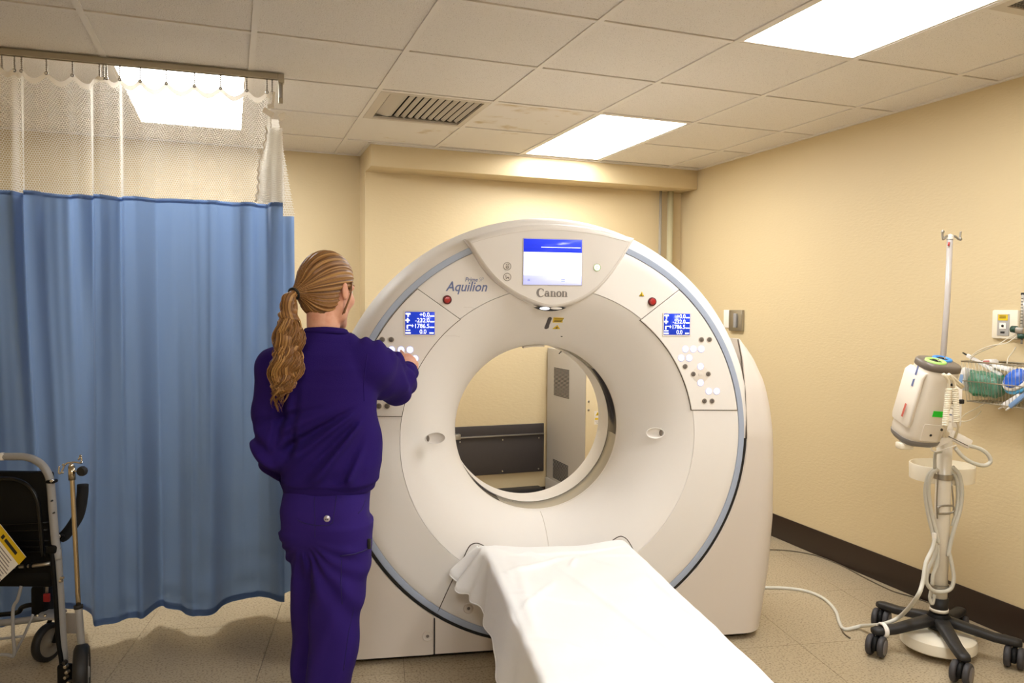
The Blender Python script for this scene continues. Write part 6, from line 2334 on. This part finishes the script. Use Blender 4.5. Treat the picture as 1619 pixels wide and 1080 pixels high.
def coil(px0, py0, px1, py1, dep, turns, R, r, name='coiled_cable'):
    a, b = I_(px0, py0, dep), I_(px1, py1, dep)
    t = (b - a); L = np.linalg.norm(t); t /= L
    n1 = np.cross(t, [0, 1.0, 0]); n1 /= np.linalg.norm(n1); n2 = np.cross(t, n1)
    pts = []
    N = turns * 12
    for k in range(N + 1):
        q = 2 * PI * turns * k / N
        pts.append(a + t * L * k / N + R * (math.cos(q) * n1 + math.sin(q) * n2))
    c = tube(name, pts, r, COIL, inj, n=6)
    return a, b


a, b = coil(1500, 615, 1494, 674, 3.24, 20, 0.0085, 0.0042)
tube('coil_lead', smooth_path([H_(0.070, -0.086, HH - 0.055), I_(1492, 592, 3.22), I_(1499, 602, 3.23), a], 5), 0.0062, COIL, inj, n=8)
tube('coil_lead', smooth_path([b, I_(1495, 678, 3.28), I_(1492, 690, 3.38)], 4), 0.0055, COIL, inj, n=8)
a, b = coil(1510, 614, 1513, 668, 3.27, 18, 0.0085, 0.0042)
tube('coil_lead', smooth_path([H_(0.076, -0.084, HH - 0.050), I_(1500, 592, 3.24), I_(1507, 602, 3.26), a], 5), 0.0062, COIL, inj, n=8)
tube('coil_lead', smooth_path([b, I_(1515, 676, 3.30), I_(1510, 692, 3.38)], 4), 0.0055, COIL, inj, n=8)
# white connector blocks at the crossing and the cable that loops out of them
box('connector', tuple(I_(1489, 696, 3.44)), (0.085, 0.035, 0.032), WHITE, inj, bev=0.005, rot=Matrix.Rotation(math.radians(-26), 3, 'Y'))
box('connector', tuple(I_(1516, 694, 3.44)), (0.100, 0.035, 0.040), WHITE, inj, bev=0.005, rot=Matrix.Rotation(math.radians(27), 3, 'Y'))
fr_tube('connector_groove', [(1500, 690), (1516, 698), (1530, 705)], 0.0016, SEAM, inj, 3.42, 3, 6, I_)
fr_tube('looped_cable', [(1530, 704), (1550, 710), (1562, 719), (1566, 730), (1556, 736), (1538, 732), (1522, 722), (1510, 708)], 0.0085, CAB2, inj, 3.43, 6, 10, I_)
fr_tube('clear_tube', [(1476, 700), (1472, 710), (1480, 714), (1500, 708), (1512, 704)], 0.0030, WHITE, inj, 3.42, 5, 6, I_)

# power cord from the scanner across the floor, over the stand's leg
pts = [IR.fl(1195, 924, 0.006), IR.fl(1209, 929, 0.006), IR.fl(1240, 930, 0.006), IR.fl(1275, 935, 0.006), IR.fl(1303, 947, 0.006), IR.fl(1321, 966, 0.006), IR.fl(1327, 984, 0.006), IR.fl(1336, 995, 0.007), IR.fl(1362, 990, 0.02),
       IR.fl(1396, 987, 0.10), IR.fl(1424, 974, 0.15), I_(1450, 944, 3.44), I_(1459, 920, 3.45), I_(1464, 890, 3.47), I_(1474, 868, 3.50), I_(1478, 852, 3.51)]
tube('power_cord', smooth_path(pts, 8), 0.0088, CAB2, inj, n=10)
q = IR.fl(1403, 992, 0.105)
lathe('cord_strap', [(0.020, -0.012), (0.036, -0.012), (0.036, 0.012), (0.030, 0.012), (0.030, -0.012)], WHITE, inj, n=20, axis='y', centre=(q[0], q[1], q[2])) if False else None
q0 = tips[0]; dd_ = (q0 - ctr); dd_[2] = 0; dd_ /= np.linalg.norm(dd_)
cpos = ctr + dd_ * (np.linalg.norm((q0 - ctr)[:2]) - 0.030); cpos[2] = 0.108
tube('cord_strap', ring_path(cpos, dd_, 0.032, 0.027), 0.006, WHITE, inj, n=6, closed=True)
tube('cord_strap', ring_path(cpos - dd_ * 0.009, dd_, 0.032, 0.027), 0.006, WHITE, inj, n=6, closed=True)
dk = thing('thin_cable', 'thin dark cable lying along the baseboard of the right wall', 'cable', IR.org, IR.a)
tube('cable', smooth_path([IR.fl(1205, 869, 0.004), IR.fl(1240, 870, 0.004), IR.fl(1270, 874, 0.004), IR.fl(1295, 880, 0.004), IR.fl(1330, 894, 0.004), IR.fl(1368, 914, 0.004), IR.fl(1410, 934, 0.004), IR.fl(1450, 946, 0.004),
                          IR.fl(1500, 966, 0.004), IR.fl(1560, 990, 0.004), IR.fl(1600, 1008, 0.004)], 6), 0.0032, CABLED, dk, n=8)
dk = thing('thin_cable', 'short dark cable end lying on the floor left of the stand casters', 'cable', IR.org, IR.a)
tube('cable', smooth_path([IR.fl(1328, 990, 0.004), IR.fl(1335, 1002, 0.004), IR.fl(1344, 1009, 0.004)], 6), 0.0034, CABLED, dk, n=8)

# ================================================================== WALL BASKET, OUTLET AND CONTENTS (right wall)
BX0, BX1 = XR - 0.165, XR - 0.008
fy0 = on_x(1520, 572, BX0)[1]
ztop = on_x(1560, 574, BX0)[2]; zmid = on_x(1560, 606, BX0)[2]; zbot = on_x(1560, 639, BX0)[2]
BY1, BY0 = fy0, fy0 - 0.46
bk_ = thing('wire_basket', 'chrome wire basket fixed to the right wall, full of tubing packs', 'basket', (XR, (BY0 + BY1) / 2, 0))
oy = (BY0 + BY1) / 2


def bl(X, Y, Z):
    return np.array([X - XR, Y - oy, Z])


for z, ins in ((ztop, 0.0), (zmid, 0.006), (zbot, 0.02)):
    pts = [bl(BX1, BY1 - ins, z), bl(BX0 + ins, BY1 - ins, z), bl(BX0 + ins, BY0 + ins, z), bl(BX1, BY0 + ins, z)]
    tube('rim_wire', pts, 0.0036 if z == ztop else 0.0028, WIRE, bk_, n=8, closed=True)
n = 26
for k in range(n + 1):
    y = BY1 + (BY0 - BY1) * k / n
    yi = BY1 - 0.02 + (BY0 - BY1 + 0.04) * k / n
    tube('basket_wire', [bl(BX0, y, ztop), bl(BX0 + 0.02, yi, zbot), bl(BX1, yi, zbot), bl(BX1, y, ztop)], 0.0011, WIRE, bk_, n=5)
for k in range(1, 7):
    x = BX0 + (BX1 - BX0) * k / 7
    tube('basket_wire', [bl(x, BY1, ztop), bl(x, BY1 - 0.02, zbot), bl(x, BY0 + 0.02, zbot), bl(x, BY0, ztop)], 0.0011, WIRE, bk_, n=5)


def blob(name, label, cat, c, r, m, seed, amp=0.2, film=None, rot=0.0, yscale=1):
    """crumpled soft package"""
    t = thing(name, label, cat, tuple(c))
    bm = bmesh.new()
    bmesh.ops.create_icosphere(bm, subdivisions=4, radius=1.0)
    rg = np.random.default_rng(seed)
    ks = [(rg.normal(0, 3.2, 3), rg.uniform(0, 6.28)) for _ in range(7)]
    for v in bm.verts:
        p = np.array(v.co)
        p = np.sign(p) * np.abs(p) ** 0.72
        p = p / max(1e-6, np.max(np.abs(p)) ** 0.35)
        d = sum(math.sin(float(k @ p) + h) for k, h in ks) / 7
        p = p * (1 + amp * d)
        v.co = (p[0] * r[0], p[1] * r[1], p[2] * r[2])
    bmesh.ops.rotate(bm, cent=(0, 0, 0), matrix=Matrix.Rotation(rot, 3, 'X'), verts=bm.verts)
    bmo('pack', bm, m, t, smooth=True)
    if film:
        bm = bmesh.new()
        bmesh.ops.create_icosphere(bm, subdivisions=3, radius=1.0)
        for v in bm.verts:
            p = np.array(v.co); p = np.sign(p) * np.abs(p) ** 0.7
            d = sum(math.sin(float(k @ p) * 1.4 + h) for k, h in ks) / 7
            p = p * (1.06 + amp * d)
            v.co = (p[0] * r[0] * 1.08, p[1] * r[1] * 1.10, p[2] * r[2] * 1.06)
        bmesh.ops.rotate(bm, cent=(0, 0, 0), matrix=Matrix.Rotation(rot, 3, 'X'), verts=bm.verts)
        bmo('wrapper', bm, film, t, smooth=True)
    return t


c = on_x(1560, 609, BX0 + 0.075)
blob('tubing_pack', 'green breathing mask packed in clear plastic in the wire basket', 'mask pack', (c[0], c[1], zbot + 0.082), (0.050, 0.076, 0.060), GREENB, 3, 0.22, FILM, 0.12)
c = on_x(1608, 601, BX0 + 0.06)
t = thing('tape_roll', 'blue and white round roll standing in the wire basket', 'roll', (c[0], c[1], c[2]))
rx_ = Matrix.Rotation(math.radians(-52), 4, 'Y') @ Matrix.Rotation(math.radians(-8), 4, 'X')
for nm_, prof, mm in (('outer_disc', [(0.0001, -0.022), (0.066, -0.020), (0.070, -0.012), (0.066, -0.004), (0.0001, -0.004)], BLUEL),
                      ('white_disc', [(0.0001, -0.004), (0.060, -0.004), (0.064, 0.004), (0.060, 0.010), (0.0001, 0.010)], WHITE),
                      ('inner_disc', [(0.0001, 0.014), (0.044, 0.014), (0.050, 0.020), (0.052, 0.012), (0.050, 0.006)], BLUED)):
    V0, F0 = revolve(prof, 36, 'z')
    o = raw(nm_, [tuple(rx_ @ Vector(v)) for v in V0], F0, mm, t); fixn(o.data)
PK = mat('pack_pale', (226, 222, 218), 0.35)
PKB = mat('pack_print', (120, 150, 190), 0.4)
PKR = mat('pack_print_red', (196, 120, 112), 0.4)
for i, (px, py, dx, sz, ry, rx, lb, mm) in enumerate((
        (1556, 577, 0.09, (0.012, 0.20, 0.018), 0.0, 0.42, 'white syringe barrel lying across the basket top', PK),
        (1566, 573, 0.115, (0.05, 0.055, 0.03), 0.0, -0.1, 'white pack with pink label at the back of the basket', PK),
        (1528, 600, 0.07, (0.07, 0.030, 0.11), 0.2, 0.05, 'pale tubing pack at the left end of the basket', PK),
        (1600, 634, 0.030, (0.020, 0.10, 0.026), 0.0, -0.62, 'white wrapped tube leaning low in the front of the basket', PK),
        (1611, 632, 0.022, (0.018, 0.11, 0.022), 0.0, -0.75, 'blue printed wrapped tube leaning in the front of the basket', PKB),
        (1588, 582, 0.10, (0.06, 0.09, 0.02), 0.1, 0.15, 'clear tubing pack behind the blue roll', PK))):
    c = on_x(px, py, BX0 + dx)
    t = thing('supply_pack', lb, 'supply pack', tuple(c))
    R = Matrix.Rotation(rx, 3, 'X') @ Matrix.Rotation(ry, 3, 'Y')
    box('wrapper', (0, 0, 0), sz, mm, t, bev=min(sz) * 0.35, rot=R)
    if i == 1:
        box('label', (-0.027, 0.0, 0.0), (0.003, 0.030, 0.018), PKR, t, rot=R)
    if i in (0, 3, 4):
        tube('tip', [np.array(R @ Vector((0, sz[1] / 2, 0))), np.array(R @ Vector((0, sz[1] / 2 + 0.025, 0)))], 0.004, BLACK if i == 0 else PK, t, n=8)
    if i == 2:
        box('print', (-0.036, 0.0, 0.0), (0.002, 0.018, 0.05), PKB, t, rot=R)
# oxygen outlet plate and flow meter
y1, z1 = on_x(1573, 490, XR)[1:3]; y0, z0 = on_x(1613, 538, XR)[1:3]
z1 += 0.0; z0 = on_x(1592, 536, XR)[2]
gc = ((y0 + y1) / 2, (z0 + z1) / 2)
go = thing('gas_outlet', 'white wall plate with grey medical gas outlet above the basket', 'wall outlet', (XR, gc[0], gc[1]))
hw, hh = abs(y1 - y0) / 2, abs(z1 - z0) / 2
bm = bmesh.new(); add_box(bm, (-0.010, 0, 0), (0.020, 2 * hw, 2 * hh), 0.008, 2); bmo('plate', bm, CREAM, go, angle=0.5)
box('insert', (-0.021, 0.004, -0.002), (0.006, hw * 0.9, hh * 1.5), mat('outlet_grey', (170, 166, 160), 0.4), go, bev=0.002)
box('label', (-0.0245, 0.004, hh * 0.48), (0.003, hw * 0.72, hh * 0.40), YEL, go)
for dz in (0.006, -0.002):
    box('label_line', (-0.0263, 0.004, hh * 0.48 + dz), (0.0008, hw * 0.5, 0.003), INK, go)
box('key_plate', (-0.0245, 0.004, -hh * 0.10), (0.003, hw * 0.50, hh * 0.42), WHITE, go)
tube('port', [(-0.024, 0.004, -hh * 0.10), (-0.028, 0.004, -hh * 0.10)], 0.006, BLACK, go, n=12)
box('latch', (-0.0245, 0.004, -hh * 0.55), (0.003, hw * 0.3, hh * 0.14), BLACK, go)
fm = on_x(1612, 520, XR - 0.05)
fo = thing('oxygen_flow_meter', 'oxygen flow meter with green knob at the right edge of the photo', 'flow meter', tuple(fm))
GRK = mat('dark_green_knob', (18, 58, 44), 0.4)
tube('tube_scale', [(0, -0.015, 0.0), (0, -0.015, 0.155)], 0.011, glass_mat('clear_tube', (230, 230, 225), 0.35), fo, n=14)
for k in range(9):
    box('scale_mark', (-0.011, -0.015, 0.025 + k * 0.014), (0.002, 0.010, 0.003), INK, fo)
tube('scale_post', [(0, -0.015, 0.0), (0, -0.015, 0.15)], 0.0045, STEEL, fo, n=10)
box('tube_cap', (0, -0.015, 0.158), (0.02, 0.02, 0.012), BLACK, fo, bev=0.003)
box('valve_body', (0, -0.008, -0.008), (0.034, 0.040, 0.030), STEEL, fo, bev=0.006)
tube('green_knob', [(0, 0.014, -0.004), (0, 0.036, -0.002)], 0.016, GRK, fo, n=12)
tube('green_nut', [(0, -0.012, -0.022), (0, -0.012, -0.044)], 0.018, GRK, fo, n=8)
tube('stem', [(0.0, 0.0, -0.008), (0.048, 0.0, -0.008)], 0.008, STEEL, fo, n=10)
tube('nipple', [(0, -0.012, -0.044), (0, -0.012, -0.068)], 0.005, STEEL, fo, n=8)
tg = thing('oxygen_tubing', 'clear oxygen tubing looping from flow meter into the basket', 'tubing', tuple(fm))
TUBEM = mat('clear_tubing', (236, 228, 208), 0.3, trans=0.3)
tl = lambda px, py, dx: on_x(px, py, XR - dx) - fm
tube('tubing', smooth_path([tl(1612, 529, .05), tl(1604, 534, .07), tl(1590, 543, .08), tl(1570, 546, .08), tl(1550, 553, .09), tl(1534, 564, .09)], 6), 0.0026, TUBEM, tg, n=7)
tube('tubing', smooth_path([tl(1608, 527, .05), tl(1592, 536, .06), tl(1578, 545, .07), tl(1560, 552, .08), tl(1540, 562, .08), tl(1532, 572, .08)], 6), 0.0026, TUBEM, tg, n=7)
tube('tubing', smooth_path([tl(1606, 549, .03), tl(1600, 558, .04), tl(1594, 566, .05), tl(1592, 575, .06)], 6), 0.0026, TUBEM, tg, n=7)
tube('tubing', smooth_path([tl(1560, 636, .10), tl(1545, 645, .08), tl(1528, 654, .06), tl(1518, 662, .05)], 6), 0.0026, TUBEM, tg, n=7)
tube('tubing', smooth_path([tl(1551, 650, .06), tl(1542, 660, .05), tl(1528, 666, .05), tl(1516, 666, .05)], 6), 0.0026, TUBEM, tg, n=7)
